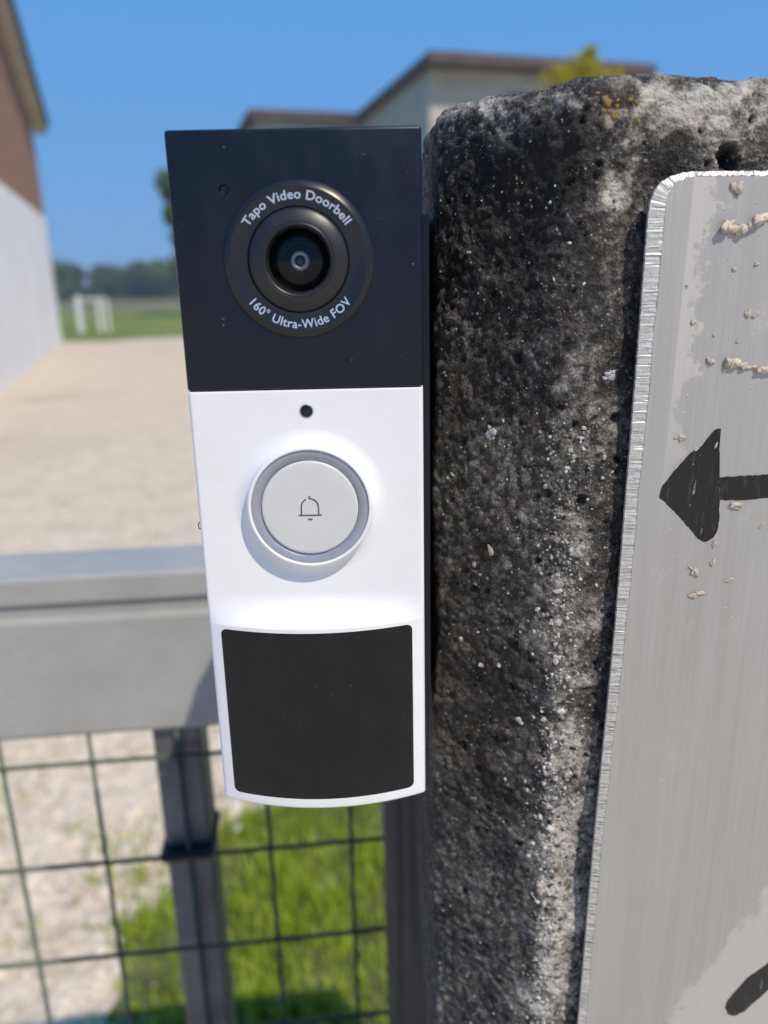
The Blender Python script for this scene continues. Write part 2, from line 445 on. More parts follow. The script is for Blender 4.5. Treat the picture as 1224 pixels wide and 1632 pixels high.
M['render'] = simple('beige_render', (0.50, 0.45, 0.37), 0.95, var=0.12, vs=0.8, spec=0.2)
M['pane'] = simple('dark_window_glass', (0.04, 0.045, 0.05), 0.08)
M['frame'] = simple('grey_window_frame', (0.34, 0.34, 0.34), 0.6)
M['shutter'] = simple('green_shutter', (0.05, 0.13, 0.07), 0.6)
M['lint'] = simple('grey_lint', (0.36, 0.36, 0.38), 0.9)
M['whitepaint'] = simple('white_paint', (0.78, 0.78, 0.76), 0.6)

# ------------------------------------------------------------------ the setting: ground
def sheet(name, pts, z, mat):
    o = mk(name, [(x, y, z) for x, y in pts], [tuple(range(len(pts)))], mat)
    return tag(o, kind='structure')
sheet('ground', [(-1500, -1500), (1500, -1500), (1500, 1500), (-1500, 1500)], 0.0, M['gravel'])
edge = [(-60, 24.5)] + [(x, 22.8 + 0.6*math.sin(x*0.9) + 0.5*random.uniform(-1, 1)) for x in np.linspace(-40, 30, 90)] + [(60, 23)]
sheet('meadow', edge + [(400, 23), (400, 600), (-400, 600), (-400, 24.5)], 0.004, M['meadow'])
sheet('crop_field', [(-300, 58), (-60, 55), (40, 57), (300, 60), (300, 150), (-300, 150)], 0.010, M['crop'])

# ------------------------------------------------------------------ house on the left (gable wall faces the yard)
def prism(name, poly, axis_o, dv, nv, n0, n1, mat, parent):
    """poly of (along, z) extruded from offset n0 to n1 along nv"""
    v = []
    for off in (n0, n1):
        for a, z in poly:
            p = axis_o + dv*a + nv*off
            v.append((p.x, p.y, z))
    k = len(poly)
    f = [tuple(range(k)), tuple(range(2*k-1, k-1, -1))]
    for i in range(k):
        j = (i+1) % k
        f.append((i, i+k, j+k, j))
    o = mk(name, v, f, mat, parent)
    bm = bmesh.new(); bm.from_mesh(o.data); bmesh.ops.recalc_face_normals(bm, faces=bm.faces[:]); bm.to_mesh(o.data); bm.free()
    return o
HC = Vector((-8.53, 20.97, 0))
hd = Vector((2.97, -9.84, 0)).normalized(); hn = Vector((-hd.y, hd.x, 0))
house = empty('brick_house', HC, 0)
tag(house, 'tall house at the left edge, white plaster below, red brick above, seen past the doorbell', 'house')
Z0 = Vector((0, 0, 0))
prism('plaster_wall', [(0, 0), (13, 0), (13, 3.2), (0, 3.2)], Z0, hd, hn, 0.0, -8.0, M['plaster'], house)
prism('brick_wall', [(0, 3.2), (13, 3.2), (13, 5.20), (6.5, 5.20+6.5*0.274), (0, 5.20)], Z0, hd, hn, -0.02, -8.0, M['brick'], house)
rf = prism('roof', [(-0.35, 5.36), (6.5, 5.45+6.5*0.274), (13.35, 5.36), (13.35, 5.52), (6.5, 5.62+6.5*0.274), (-0.35, 5.52)], Z0, hd, hn, 0.30, -8.3, M['roof'], house)
prism('soffit', [(-0.30, 5.20), (6.5, 5.28+6.5*0.274), (13.3, 5.20), (13.3, 5.34), (6.5, 5.43+6.5*0.274), (-0.30, 5.34)], Z0, hd, hn, 0.29, -0.01, M['soffit'], rf)
prism('fascia', [(-0.36, 5.38), (6.5, 5.48+6.5*0.274), (13.36, 5.38), (13.36, 5.56), (6.5, 5.66+6.5*0.274), (-0.36, 5.56)], Z0, hd, hn, 0.36, 0.302, M['fascia'], rf)

# ------------------------------------------------------------------ L-shaped house behind the doorbell and post
r = Vector((0.962, 0.272, 0)); l = Vector((-0.272, 0.962, 0))
A = Vector((1.805, 28.03, 0))
bh = empty('rendered_house', A, 0)
tag(bh, 'beige rendered house with brown roof edge behind the doorbell and concrete post', 'house')
ZE = 8.55
def plan(name, pts, z0, z1, mat, parent):
    v = [(*(r*a + l*b).xy, z0) for a, b in pts] + [(*(r*a + l*b).xy, z1) for a, b in pts]
    k = len(pts)
    f = [tuple(range(k-1, -1, -1)), tuple(range(k, 2*k))] + [(i, (i+1) % k, (i+1) % k + k, i+k) for i in range(k)]
    return mk(name, v, f, mat, parent)
T, W_, RL = 9.6, 4.75, 8.5
plan('main_wall', [(0.30, 0.85), (RL-0.3, 0.85), (RL-0.3, 14), (0.30, 14)], 0, ZE-0.224, M['render'], bh)
plan('wing_wall', [(-W_+0.35, T+0.4), (0.295, T+0.4), (0.295, 14), (-W_+0.35, 14)], 0, ZE-0.224, M['render'], bh)
rf = plan('roof', [(0, 0), (RL, 0), (RL, 14.4), (-W_, 14.4), (-W_, T), (0, T)], ZE-0.22, ZE+0.10, M['roof'], bh)
# low hips above the eaves
def hip(name, a0, a1, b0, b1, h, mat, parent):
    c = [(a0, b0), (a1, b0), (a1, b1), (a0, b1)]
    q = min(a1-a0, b1-b0)/2
    rid = [(a0+q, b0+q), (a1-q, b1-q)] if (a1-a0) >= (b1-b0) else [(a0+q, b0+q), (a1-q, b1-q)]
    v = [(*(r*a + l*b).xy, ZE+0.10) for a, b in c] + [(*(r*a + l*b).xy, ZE+0.10+h) for a, b in rid]
    if (a1-a0) >= (b1-b0): f = [(0,1,5,4),(1,2,5),(2,3,4,5),(3,0,4)]
    else: f = [(0,1,4),(1,2,5,4),(2,3,5),(3,0,4,5)]
    return mk(name, v, f, mat, parent)
hip('roof_slope', 0.3, RL-0.3, 0.4, 14.0, 0.9, M['roof'], rf)
for a0 in (3.1, 5.9):
    wv = [(a0, 0.80), (a0+1.1, 0.80), (a0+1.1, 0.86), (a0, 0.86)]
    wn = plan('window', wv, 6.2, 7.75, M['frame'], bh)
    plan('pane', [(a0+0.1, 0.785), (a0+1.0, 0.785), (a0+1.0, 0.81), (a0+0.1, 0.81)], 6.3, 7.65, M['pane'], wn)
for a0 in (-3.6, -1.9):
    wn = plan('window', [(a0, T+0.35), (a0+0.9, T+0.35), (a0+0.9, T+0.41), (a0, T+0.41)], 6.3, 7.7, M['frame'], bh)
    plan('pane', [(a0+0.1, T+0.335), (a0+0.8, T+0.335), (a0+0.8, T+0.36), (a0+0.1, T+0.36)], 6.4, 7.6, M['pane'], wn)

# ------------------------------------------------------------------ trees
def leaves(name, centres, radii, n, size, mat, parent=None, squash=1.0, loc=None):
    """n leaf quads spread through overlapping clumps"""
    c = np.array(centres, float); rr = np.array(radii, float)
    k = RNG.integers(0, len(c), n)
    d = RNG.normal(size=(n, 3)); d /= np.linalg.norm(d, axis=1)[:, None]
    P = c[k] + d*(rr[k]*RNG.random(n)**0.45)[:, None]*np.array([1, 1, squash])
    a = RNG.normal(size=(n, 3)); a /= np.linalg.norm(a, axis=1)[:, None]
    b = np.cross(a, RNG.normal(size=(n, 3))); b /= np.linalg.norm(b, axis=1)[:, None]
    s = size*(0.6+0.8*RNG.random(n))[:, None]
    V = np.stack([P-a*s, P+b*s*0.55, P+a*s, P-b*s*0.55], 1).reshape(-1, 3)
    F = np.arange(4*n).reshape(-1, 4)
    return mk(name, V, F.tolist(), mat, parent, loc=loc)

def trunk(name, h, r0, parent, limbs=5, spread=1.5):
    bm = bmesh.new()
    def seg(p0, p1, a, b, n=7):
        d = (p1-p0).normalized(); u = d.orthogonal().normalized(); v = d.cross(u)
        r1 = [bm.verts.new(p0+(u*math.cos(t)+v*math.sin(t))*a) for t in [2*math.pi*i/n for i in range(n)]]
        r2 = [bm.verts.new(p1+(u*math.cos(t)+v*math.sin(t))*b) for t in [2*math.pi*i/n for i in range(n)]]
        for i in range(n): bm.faces.new((r1[i], r1[(i+1) % n], r2[(i+1) % n], r2[i]))
    p = Vector((0, 0, -0.05)); q = Vector((0.1, 0.05, h*0.5)); t = Vector((0.0, 0.1, h*0.92))
    seg(p, q, r0, r0*0.7); seg(q, t, r0*0.7, r0*0.2)
    for i in range(limbs):
        a = 2*math.pi*i/limbs + 0.4; z = h*(0.35+0.45*i/limbs)
        seg(Vector((0.06, 0.04, z)), Vector((math.cos(a)*spread, math.sin(a)*spread, z+h*0.18)), r0*0.4, r0*0.1)
    return from_bm(name, bm, M['bark'], parent, True)

g = empty('golden_conifer', (3.72, 15.2, 0))
tag(g, 'yellow green conifer rising just above the concrete post', 'tree'); g.scale = (1.2, 1.2, 1.0)
trunk('trunk', 5.0, 0.12, g, 6, 0.5)
cs = []; rs = []
for i in range(46):
    h = 0.5 + 4.5*(i/46); R0 = 1.5*(1-((h-0.5)/4.75)**3)+0.15
    for j in range(3):
        a = random.uniform(0, 6.28)
        cs.append((math.cos(a)*R0*random.uniform(0.4, 0.9), math.sin(a)*R0*random.uniform(0.4, 0.9), h)); rs.append(0.26)
cs += [(0.02, 0, 5.0), (-0.4, 0, 4.85), (0.45, 0, 4.85), (0.06, 0, 5.12), (0.1, 0, 5.25)]; rs += [0.22, 0.18, 0.16, 0.14, 0.09]
leaves('crown', cs, rs, 9000, 0.055, M['gold'], g, 1.3)

def broad_tree(name, x, y, h, cr, label, n=3200, group=None, size=0.22):
    t = empty(name, (x, y, 0)); tag(t, label, 'tree', group)
    trunk('trunk', h*0.85, 0.03*h, t, 6, cr*0.6)
    cs = []; rs = []
    for i in range(26):
        a = random.uniform(0, 6.28); q = cr*math.sqrt(random.random())
        zz = h*random.uniform(0.38, 0.92)
        k = 1.0 - 0.6*abs(zz/h-0.6)/0.4
        cs.append((math.cos(a)*q*k, math.sin(a)*q*k, zz)); rs.append(cr*random.uniform(0.24, 0.4))
    leaves('crown', cs, rs, n, size, M['leaf'], t, 0.85)
    return t
broad_tree('broadleaf_tree', -9.5, 41, 7.2, 1.9, 'green broadleaf tree half hidden behind the left edge of the doorbell')
cs = []; rs = []
for i in range(150):
    x = -95 + 190*i/150 + random.uniform(-1, 1); y = 112 + random.uniform(-4, 6)
    top = 5.0 + 0.5*math.sin(i*0.37) + random.uniform(-0.6, 0.7)
    for zz in (0.8, top*0.45, top*0.72):
        cs.append((x + random.uniform(-1, 1), y, zz)); rs.append(1.55 + 0.3*random.random())
tag(leaves('treeline', cs, rs, 60000, 0.5, M['wood']), 'far dark green wood along the horizon', 'trees', kind='stuff')

# white frame at the edge of the meadow
gf = empty('goal_frame', (-9.85, 27.0, 0), rad(8))
tag(gf, 'small white two-post frame standing at the meadow edge', 'goal frame')
box('post', (-0.46, -0.30, -0.06, 0.06, 0, 1.22), M['whitepaint'], gf)
box('post', (0.22, 0.34, -0.05, 0.05, 0, 1.08), M['whitepaint'], gf)
box('post', (0.50, 0.58, -0.05, 0.05, 0, 1.05), M['whitepaint'], gf)
box('crossbar', (-0.30, 0.58, -0.04, 0.04, 1.08, 1.14), M['whitepaint'], gf)

# ------------------------------------------------------------------ gravel stones, lawn behind the gate
def in_lawn(x, y):
    # lawn lies right of a ragged line running back from the gate
    e = -0.575 + 0.03*np.sin(y*9.0) + 0.025*np.sin(y*23+1)
    e = np.where(y > 1.25, e + (y-1.25)*0.26, e)
    e = np.where(y > 1.62, e + (y-1.62)*1.1, e)
    return x - e
ys = np.linspace(0.75, 2.15, 70)
lx = [(-0.575 + 0.03*math.sin(y*9.0) + 0.025*math.sin(y*23+1) + max(0, y-1.25)*0.26 + max(0, y-1.62)*1.1, y) for y in ys]
sheet('lawn_soil', lx + [(2.2, 2.15), (2.2, 0.75)], 0.004, M['soil'])
n = 34000
gx = RNG.uniform(-0.8, 1.0, n); gy = RNG.uniform(0.75, 2.15, n)
dd = in_lawn(gx, gy)
keep = (dd > RNG.normal(0.0, 0.035, n))
clump = vnoise(np.stack([gx*7, gy*7, gx*0], 1))
keep &= (RNG.random(n) < 0.75 + 0.5*clump)
gx, gy, clump = gx[keep], gy[keep], clump[keep]
# loose tufts in the gravel
for (tx, ty, tr, tn) in ((-0.70, 1.40, 0.035, 36), (-0.76, 1.52, 0.05, 30), (-0.64, 1.56, 0.04, 25), (-0.95, 1.3, 0.05, 20), (-0.80, 1.23, 0.03, 16), (-0.60, 1.42, 0.03, 40), (-1.1, 1.7, 0.06, 24)):
    gx = np.concatenate([gx, RNG.normal(tx, tr, tn)]); gy = np.concatenate([gy, RNG.normal(ty, tr, tn)]); clump = np.concatenate([clump, np.zeros(tn)])
n = len(gx)
h = (0.022 + 0.022*RNG.random(n))*(1+0.5*clump); an = RNG.uniform(0, 6.28, n); le = RNG.uniform(0.1, 0.9, n)*h
wd = 0.0022 + 0.002*RNG.random(n)
dx, dy = np.cos(an), np.sin(an)
P0 = np.stack([gx-dy*wd, gy+dx*wd, np.zeros(n)], 1); P1 = np.stack([gx+dy*wd, gy-dx*wd, np.zeros(n)], 1)
P2 = np.stack([gx+dx*le*0.45+dy*wd*0.8, gy+dy*le*0.45-dx*wd*0.8, h*0.6], 1); P3 = np.stack([gx+dx*le*0.45-dy*wd*0.8, gy+dy*le*0.45+dx*wd*0.8, h*0.6], 1)
P4 = np.stack([gx+dx*le, gy+dy*le, h], 1)
V = np.stack([P0, P1, P2, P3, P4], 1).reshape(-1, 3); b5 = np.arange(n)*5
F = [(a, a+1, a+2, a+3) for a in b5] + [(a+3, a+2, a+4) for a in b5]
tag(mk('lawn_grass', V, F, M['grass']), 'bright green lawn grass on the ground behind the gate', 'grass', kind='stuff')

n = 5200
sx = RNG.uniform(-1.7, 0.1, n); sy = RNG.uniform(0.85, 3.4, n)
k = in_lawn(sx, sy) < RNG.normal(0.03, 0.05, n); k |= sy > 2.1
sx, sy = sx[k], sy[k]; n = len(sx)
rr = 0.005 + 0.011*RNG.random(n)**2.2; rr[RNG.random(n) < 0.03] *= 2.0
ico = bmesh.new(); bmesh.ops.create_icosphere(ico, subdivisions=1, radius=1.0)
ico.verts.ensure_lookup_table(); ico.faces.ensure_lookup_table()
IV = np.array([v.co[:] for v in ico.verts]); IF = np.array([[v.index for v in f_.verts] for f_ in ico.faces]); ico.free()
J = IV[None]*(0.75+0.5*RNG.random((n, len(IV), 1)))*np.array([1, 1, 0.65])
J = J*rr[:, None, None]*(0.7+0.6*RNG.random((n, 1, 3)))
J += np.stack([sx, sy, rr*0.35], 1)[:, None, :]
FF = (IF[None] + (np.arange(n)*len(IV))[:, None, None]).reshape(-1, 3)
tag(mk('gravel_stones', J.reshape(-1, 3), FF.tolist(), M['stoneA']), 'loose pale gravel stones on the yard behind the gate', 'gravel', kind='stuff')

# ------------------------------------------------------------------ gate
PSI = rad(5.5)
gate = empty('steel_gate', (-0.15, 0.205, 0), PSI)
tag(gate, 'galvanised steel gate with green wire mesh, left of the concrete post', 'gate')
box('top_rail', (-1.10, 0.135, 0.0, 0.045, 1.171, 1.2405), M['galv'], gate, 0.003)
box('rail_seam', (-1.10, 0.135, 0.0035, 0.040, 1.2407, 1.2468), M['galv'], gate)
box('rail_cap', (-1.10, 0.135, 0.0005, 0.043, 1.2470, 1.2625), M['galv'], gate, 0.002)
st = box('stile', (0.0205, 0.0465, 0.0075, 0.036, 0.12, 1.1708), M['shadesteel'], gate, 0.002)
box('stile', (-0.70, -0.66, 0.0075, 0.036, 0.12, 1.1708), M['galv'], gate, 0.002)
box('bottom_rail', (-1.10, 0.135, 0.0, 0.03, 0.08, 0.12), M['galv'], gate, 0.002)
for k in range(-2, 21):
    x = 0.1275 - 0.0465*k
    if x > 0.140 or x < -1.09: continue
    jit = random.uniform(-0.001, 0.001)
    tube('wire', [(x+jit, 0.0030, 0.10), (x-jit, 0.0036, 0.6), (x+jit*0.5, 0.0030, 1.1712)], 0.0013, M['wire'] if x < 0.03 else M['wire_shaded'], gate, 6)
for k in range(16):
    z = 1.1545 - 0.0657*k
    if z < 0.13: break
    tube('wire', [(-1.09, 0.0008, z+0.001), (-0.4, 0.0012, z-0.0006), (0.149, 0.0006, z+0.0006)], 0.0013, M['wire'], gate, 6)
for z in (1.089,):
    sp = bmesh.new(); bm_box(sp, 0.0185, 0.0485, -0.0022, 0.0385, z-0.0030, z+0.0030)
    bmesh.ops.bevel(sp, geom=sp.edges[:], offset=0.0018, segments=2, affect='EDGES')
    from_bm('cable_tie', sp, M['strap'], st)

# ------------------------------------------------------------------ dark upright the gate hangs on
def timber_mat():
    m = N('weathered_dark_timber')
    a = m.noise(140, 5, 0.65, m.mapped(scale=(1, 1, 0.03))); b = m.noise(20, 3, 0.6)
    f = m.math('ADD', m.math('MULTIPLY', a, 0.7), m.math('MULTIPLY', b, 0.3))
    c = m.ramp(f, [(0.32, (0.07, 0.058, 0.050)), (0.52, (0.16, 0.135, 0.115)), (0.72, (0.30, 0.26, 0.225))])
    return m.set(color=c, rough=0.9, normal=m.bump(a, 0.6, 0.003), spec=0.25)
M['timber'] = timber_mat()
up = box('gate_upright', (-0.0042, 0.060, 0.0, 0.050, -0.02, 1.29), M['timber'], None, 0.003)
up.location = (0, 0.205, 0); up.rotation_euler = (0, 0, rad(1))
tag(up, 'narrow dark weathered upright between wire mesh gate and concrete post', 'post')

# ------------------------------------------------------------------ concrete post
POST = Vector((0.01553, 0.00372, 0))
ZTOP = 1.4375
post = empty('concrete_post', POST, PSI)
tag(post, 'weathered black and grey concrete gate post with chamfered corner right of the doorbell', 'post')
C1, C2, PW, PD = 0.0242, 0.0264, 0.56, 0.15
def post_profile():
    corners = [((PD-C2)*0.0985, PD), (0, C2), (C1, 0), (PW, 0), (PW, PD)]
    step = 0.0001
    pts = []
    for i in range(len(corners)):
        a = np.array(corners[i]); b = np.array(corners[(i+1) % len(corners)])
        m = int(round(np.linalg.norm(b-a)/step))
        pts.append(a + (b-a)*(np.arange(m)/m)[:, None])
    P = np.concatenate(pts)
    K = 24; ker = np.exp(-0.5*(np.arange(-60, 61)/K)**2); ker /= ker.sum()
    Q = np.stack([np.convolve(np.concatenate([P[-60:, i], P[:, i], P[:60, i]]), ker, 'valid') for i in (0, 1)], 1)
    K2 = 9; ker2 = np.exp(-0.5*(np.arange(-60, 61)/K2)**2); ker2 /= ker2.sum()
    Q2 = np.stack([np.convolve(np.concatenate([P[-60:, i], P[:, i], P[:60, i]]), ker2, 'valid') for i in (0, 1)], 1)
    iL = int((PD-C2)/step); wq = np.clip((np.arange(len(Q))-iL-120)/80, 0, 1)[:, None]
    Q = Q2*(1-wq) + Q*wq
    s0 = (PD-C2) + math.hypot(C1, C2)                  # ridge position along the path
    s = np.arange(len(Q))*step - s0
    return Q, s
Q, S = post_profile()
sel = []; last = -9
for i, s in enumerate(S):
    d = 0.00042 if -0.047 < s < 0.062 else (0.0014 if -0.085 < s < 0.11 else 0.008)
    if s - last >= d - 1e-9: sel.append(i); last = s
Tn = np.roll(Q, -5, 0) - np.roll(Q, 5, 0); Tn /= np.linalg.norm(Tn, axis=1)[:, None]
Nn = np.stack([Tn[:, 1], -Tn[:, 0]], 1)
# outward check
cen = np.array([PW/2, PD/2])
if ((Q[0]-cen)@Nn[0]) < 0: Nn = -Nn
q, s_, n_ = Q[sel], S[sel], Nn[sel]
RF = 0.0050
rows = [(z, 0.0, 0.0) for z in np.arange(0, 1.15, 0.05)] + [(z, 0.0, 0.0) for z in np.arange(1.152, ZTOP-RF, 0.00044)]
rows += [(ZTOP-RF+RF*math.sin(t), RF*(1-math.cos(t)), t) for t in np.linspace(0.0, math.pi/2, 24)]
nr = len(rows); nc = len(q)
zz = np.array([a for a, _, _ in rows]); ins = np.array([b for _, b, _ in rows]); ph = np.array([c for _, _, c in rows])
X = q[None, :, 0] - n_[None, :, 0]*ins[:, None]; Y = q[None, :, 1] - n_[None, :, 1]*ins[:, None]; Z = np.repeat(zz[:, None], nc, 1)
NX = n_[None, :, 0]*np.cos(ph)[:, None]; NY = n_[None, :, 1]*np.cos(ph)[:, None]; NZ = np.repeat(np.sin(ph)[:, None], nc, 1)
Pp = np.stack([X.ravel(), Y.ravel(), Z.ravel()], 1); Nm = np.stack([NX.ravel(), NY.ravel(), NZ.ravel()], 1)
sg = np.repeat(s_[None, :], nr, 0).ravel(); zg = Z.ravel()
hi = zg > 1.15
disp = np.zeros(len(Pp)); stain_shade = np.full(len(Pp), 0.16)
H_ = Pp[hi]; sh, zh = sg[hi], zg[hi]
d = 0.0009*fbm(H_, 0.030, 2) + 0.00042*fbm(H_, 0.0065, 3, 0.55) 
fineh = 0.00040*np.abs(fbm(H_+5, 0.0028, 2)) + 0.00026*fbm(H_, 0.0012, 2)
d += fineh
ridge = np.exp(-(sh/0.0045)**2)
low = np.clip((1.36-zh)/0.05, 0, 1)
d += ridge*(0.0010*fbm(H_+3, 0.0075, 3, 0.6)*(0.5+0.6*low) - 0.0004)
cham = np.clip(-sh/0.004, 0, 1)*np.clip((sh+0.05)/0.01, 0, 1)
d += cham*np.clip((1.31-zh)/0.05, 0, 1)*0.00028*fbm(H_*np.array([1, 1, 0.8])+9, 0.0034, 2)
topn = np.clip((zh-1.425)/0.008, 0, 1)
d += topn*0.0011*fbm(H_+31, 0.012, 3, 0.55)
PITS = [(0.0305,1.4230,14),(0.0314,1.4214,11),(-0.0258,1.2806,7),(-0.0242,1.2836,5),(-0.0231,1.3262,6),(-0.0283,1.321,5),(-0.0205,1.3029,6),(-0.0111,1.3033,5),(0.0115,1.3714,8),(-0.0037,1.3543,8),(0.0044,1.3532,9),(-0.0121,1.3839,9),(-0.0297,1.3484,5),(-0.0096,1.2192,6),(-0.0205,1.2105,4),(-0.0155,1.2004,6),(-0.0351,1.1917,7),(-0.0264,1.3633,6),(0.0082,1.292,4),(0.0092,1.2879,5),(0.0053,1.2348,4),(0.0055,1.2383,3),(0.006,1.2572,3),(-0.0021,1.4186,5),(-0.0362,1.4205,5),(0.0258,1.4182,4),(0.0049,1.4218,5),(-0.0012,1.3738,6),(-0.0057,1.3535,6),(0.0109,1.3131,5),(0.0103,1.3048,4)]
for i in range(420):
    PITS.append((random.uniform(-0.045, 0.04), random.uniform(1.17, 1.43), random.choice((1.6, 2, 2, 2.5, 3, 3.6, 4.5, 5.5))))
pm = np.zeros(len(H_))
for (ps, pz, pr) in PITS:
    rr_ = pr*0.000145*1.1
    k = np.where(np.abs(zh-pz) < rr_*1.6)[0]
    wob = 1 + 0.5*vnoise(H_[k]*(0.9/rr_))
    t = ((sh[k]-ps)**2 + (zh[k]-pz)**2)/(rr_**2)*wob
    d[k] -= np.clip(1-t, 0, 1)**0.6*rr_*1.45; pm[k] = np.maximum(pm[k], np.clip(1.15-t, 0, 1))
disp[hi] = d
wear = np.zeros(len(Pp)); wear[hi] = np.clip((fineh-fineh.mean())/fineh.std(), -2, 2)
STAIN = [(0.008,1.4218,45,50,1),(0.0072,1.4149,25,40,0.8),(0.0107,1.4296,60,40,0.7),(0.0248,1.4285,80,50,0.6),(0.0004,1.434,120,22,0.5),(-0.0227,1.434,60,20,0.6),(0.0333,1.4329,60,40,0.6),(-0.0178,1.4262,80,60,-0.5),(-0.0098,1.4146,90,120,-0.5),(0.0175,1.424,25,40,-0.5),(-0.022,1.3958,40,50,0.3),(0.0065,1.3957,40,80,0.25),(0.0034,1.3791,40,60,0.4),(0.0081,1.3695,35,60,0.35),(0.0013,1.353,30,80,0.6),(-0.0194,1.3573,90,60,0.15),(-0.0103,1.3421,80,50,0.15),(0.004,1.3425,35,50,0.5),(0.002,1.3226,60,80,0.5),(0.0015,1.3013,40,80,0.7),(0.0057,1.2779,40,80,0.9),(0.0054,1.2514,40,90,1.0),(0.0033,1.2229,40,90,1.0),(-0.0016,1.209,40,60,0.8),(-0.0164,1.3075,80,60,-0.2),(-0.0167,1.3178,70,60,-0.1),(-0.0146,1.2329,90,160,0.18),(-0.0257,1.2662,60,70,-0.1),(-0.0219,1.2929,60,80,-0.1),(0.009,1.3555,25,80,0.2)]
sv = np.zeros(len(H_))
jit = 0.0036*fbm(H_+77, 0.010, 4, 0.6); jit2 = 0.0036*fbm(H_+55, 0.010, 4, 0.6)
blot = 0.25 + 1.25*np.clip(0.5 + 0.85*fbm(H_+91, 0.0075, 4, 0.62), 0, 1)
for (a, b, rx, ry, wt) in STAIN:
    rx *= 0.000120; ry *= 0.000140
    sv += wt*0.62*(blot if wt > 0 else 1)*np.exp(-(((sh+jit-a)/rx)**2 + ((zh+jit2-b)/ry)**2)*0.8)
sv += np.where((sh > -0.002) & (zh < 1.33), 0.34*np.clip((1.33-zh)/0.07, 0, 1)*np.clip((sh+0.002)/0.003, 0, 1), 0)
sv += 0.10*np.clip((-sh-0.001)/0.004, 0, 1)
sv += 0.13*blot*np.clip((zh-1.4265)/0.006, 0, 1)
sv = sv*(1-0.8*pm) - 0.12*pm                          # painted shade: colour darkened inside the pits like deep holes
stain_shade[hi] = np.clip(0.17 + sv + 0.13*fbm(H_+12, 0.014, 4, 0.6), -0.1, 1.0)
Pd = Pp + Nm*disp[:, None]
idx = np.arange(nr*nc).reshape(nr, nc)
a = idx[:-1, :]; b = np.roll(idx, -1, 1)[:-1, :]; c = np.roll(idx, -1, 1)[1:, :]; e = idx[1:, :]
quads = np.stack([a, b, c, e], 2).reshape(-1, 4)
# cap
topv = len(Pd); capc = np.array([[PW/2, PD/2, ZTOP+0.001]])
Vp = np.concatenate([Pd, capc])
last = idx[-1]
me = bpy.data.meshes.new('concrete_shaft')
faces = quads.tolist() + [(int(last[i]), int(last[(i+1) % nc]), topv) for i in range(nc)]
me.from_pydata(Vp.tolist(), [], faces); me.update()
me.polygons.foreach_set('use_smooth', [True]*len(me.polygons))
at = me.attributes.new('stain_shade', 'FLOAT', 'POINT'); at.data.foreach_set('value', np.concatenate([stain_shade, [0.3]]).astype(np.float32))
at = me.attributes.new('wear', 'FLOAT', 'POINT'); at.data.foreach_set('value', np.concatenate([wear, [0.0]]).astype(np.float32))
me.materials.append(M['concrete'])
shaft = bpy.data.objects.new('concrete_shaft', me); col.objects.link(shaft); shaft.parent = post
# orientation check: outward normals
if me.polygons[nc*(nr//2)].normal.to_2d().dot(Vector(n_[0])) < 0:
    me.flip_normals()

def on_post(s, z):
    j = int(np.clip(np.searchsorted(s_, s), 0, nc-1)); i = int(np.clip(np.searchsorted(zz, z), 0, nr-1))
    k = i*nc + j
    return Vector(Pd[k]), Vector(Nm[k])

def blob_mesh(name, mat, jag=0.35, sub=1, flat=1.0, seed=0):
    bm = bmesh.new(); bmesh.ops.create_icosphere(bm, subdivisions=sub, radius=1.0)
    rg = random.Random(seed)
    for v in bm.verts:
        v.co *= 1 + rg.uniform(-jag, jag)*0.5
        v.co.z *= flat
    for f_ in bm.faces: f_.smooth = sub > 1
    me = bpy.data.meshes.new(name); bm.to_mesh(me); bm.free(); me.materials.append(mat); return me
pebs = [blob_mesh('pebble', M[k], 0.5, 1, 0.75, 20+i) for i, k in enumerate(('pebA', 'pebB', 'pebA', 'pebB', 'pebC', 'pebA'))]
PEB = [(0.0001,1.3311,8),(0.0002,1.3235,8),(-0.0049,1.3261,6),(0.0001,1.3139,8),(0.0034,1.3095,7),(-0.0206,1.306,8),(-0.0151,1.3078,6),(-0.0007,1.307,6),(0.0008,1.3027,8),(0.002,1.3004,7),(-0.0025,1.297,6),(-0.0015,1.2948,7),(0.0005,1.2874,8),(-0.0,1.2857,6),(0.002,1.2756,9),(-0.0025,1.2685,8),(0.0011,1.2663,7),(0.0009,1.2635,6),(0.0026,1.2624,6),(-0.0003,1.2605,6),(0.0023,1.2601,8),(-0.0028,1.2573,5),(-0.0018,1.2523,6),(0.0022,1.2527,7),(-0.0013,1.2481,7),(-0.002,1.2434,8),(0.0001,1.243,7),(-0.0186,1.3375,9),(0.0009,1.3684,5),(0.0014,1.271,6),(0.001,1.2274,6),(-0.0016,1.2243,6),(0.0,1.2179,6),(-0.0022,1.2041,7),(-0.0002,1.2101,6),(0.0012,1.2316,5),(0.0021,1.2356,5),(-0.0014,1.2797,6),(-0.0,1.3179,6),(0.0022,1.3121,5),(-0.0031,1.2993,5),(0.0055,1.3102,6),(0.0014,1.282,6),(-0.0015,1.2741,5),(-0.0272,1.3111,5),(-0.0232,1.3328,6),(-0.0212,1.3305,4)]
for i in range(150):
    PEB.append((random.gauss(0.001, 0.0024), random.uniform(1.175, 1.335), random.uniform(2.2, 5.0)))
for i in range(100):
    PEB.append((random.uniform(-0.034, 0.012), random.uniform(1.18, 1.42), random.uniform(1.8, 3.6)))
for (s, z, pr) in PEB:
    p, nv = on_post(s, z); rr_ = pr*0.000145
    o = link_copy(random.choice(pebs), 'pebble', post, p - nv*rr_*0.25, (random.uniform(0, 6), random.uniform(0, 6), random.uniform(0, 6)), (rr_*random.uniform(0.8, 1.2), rr_*random.uniform(0.7, 1.1), rr_*random.uniform(0.8, 1.2)))

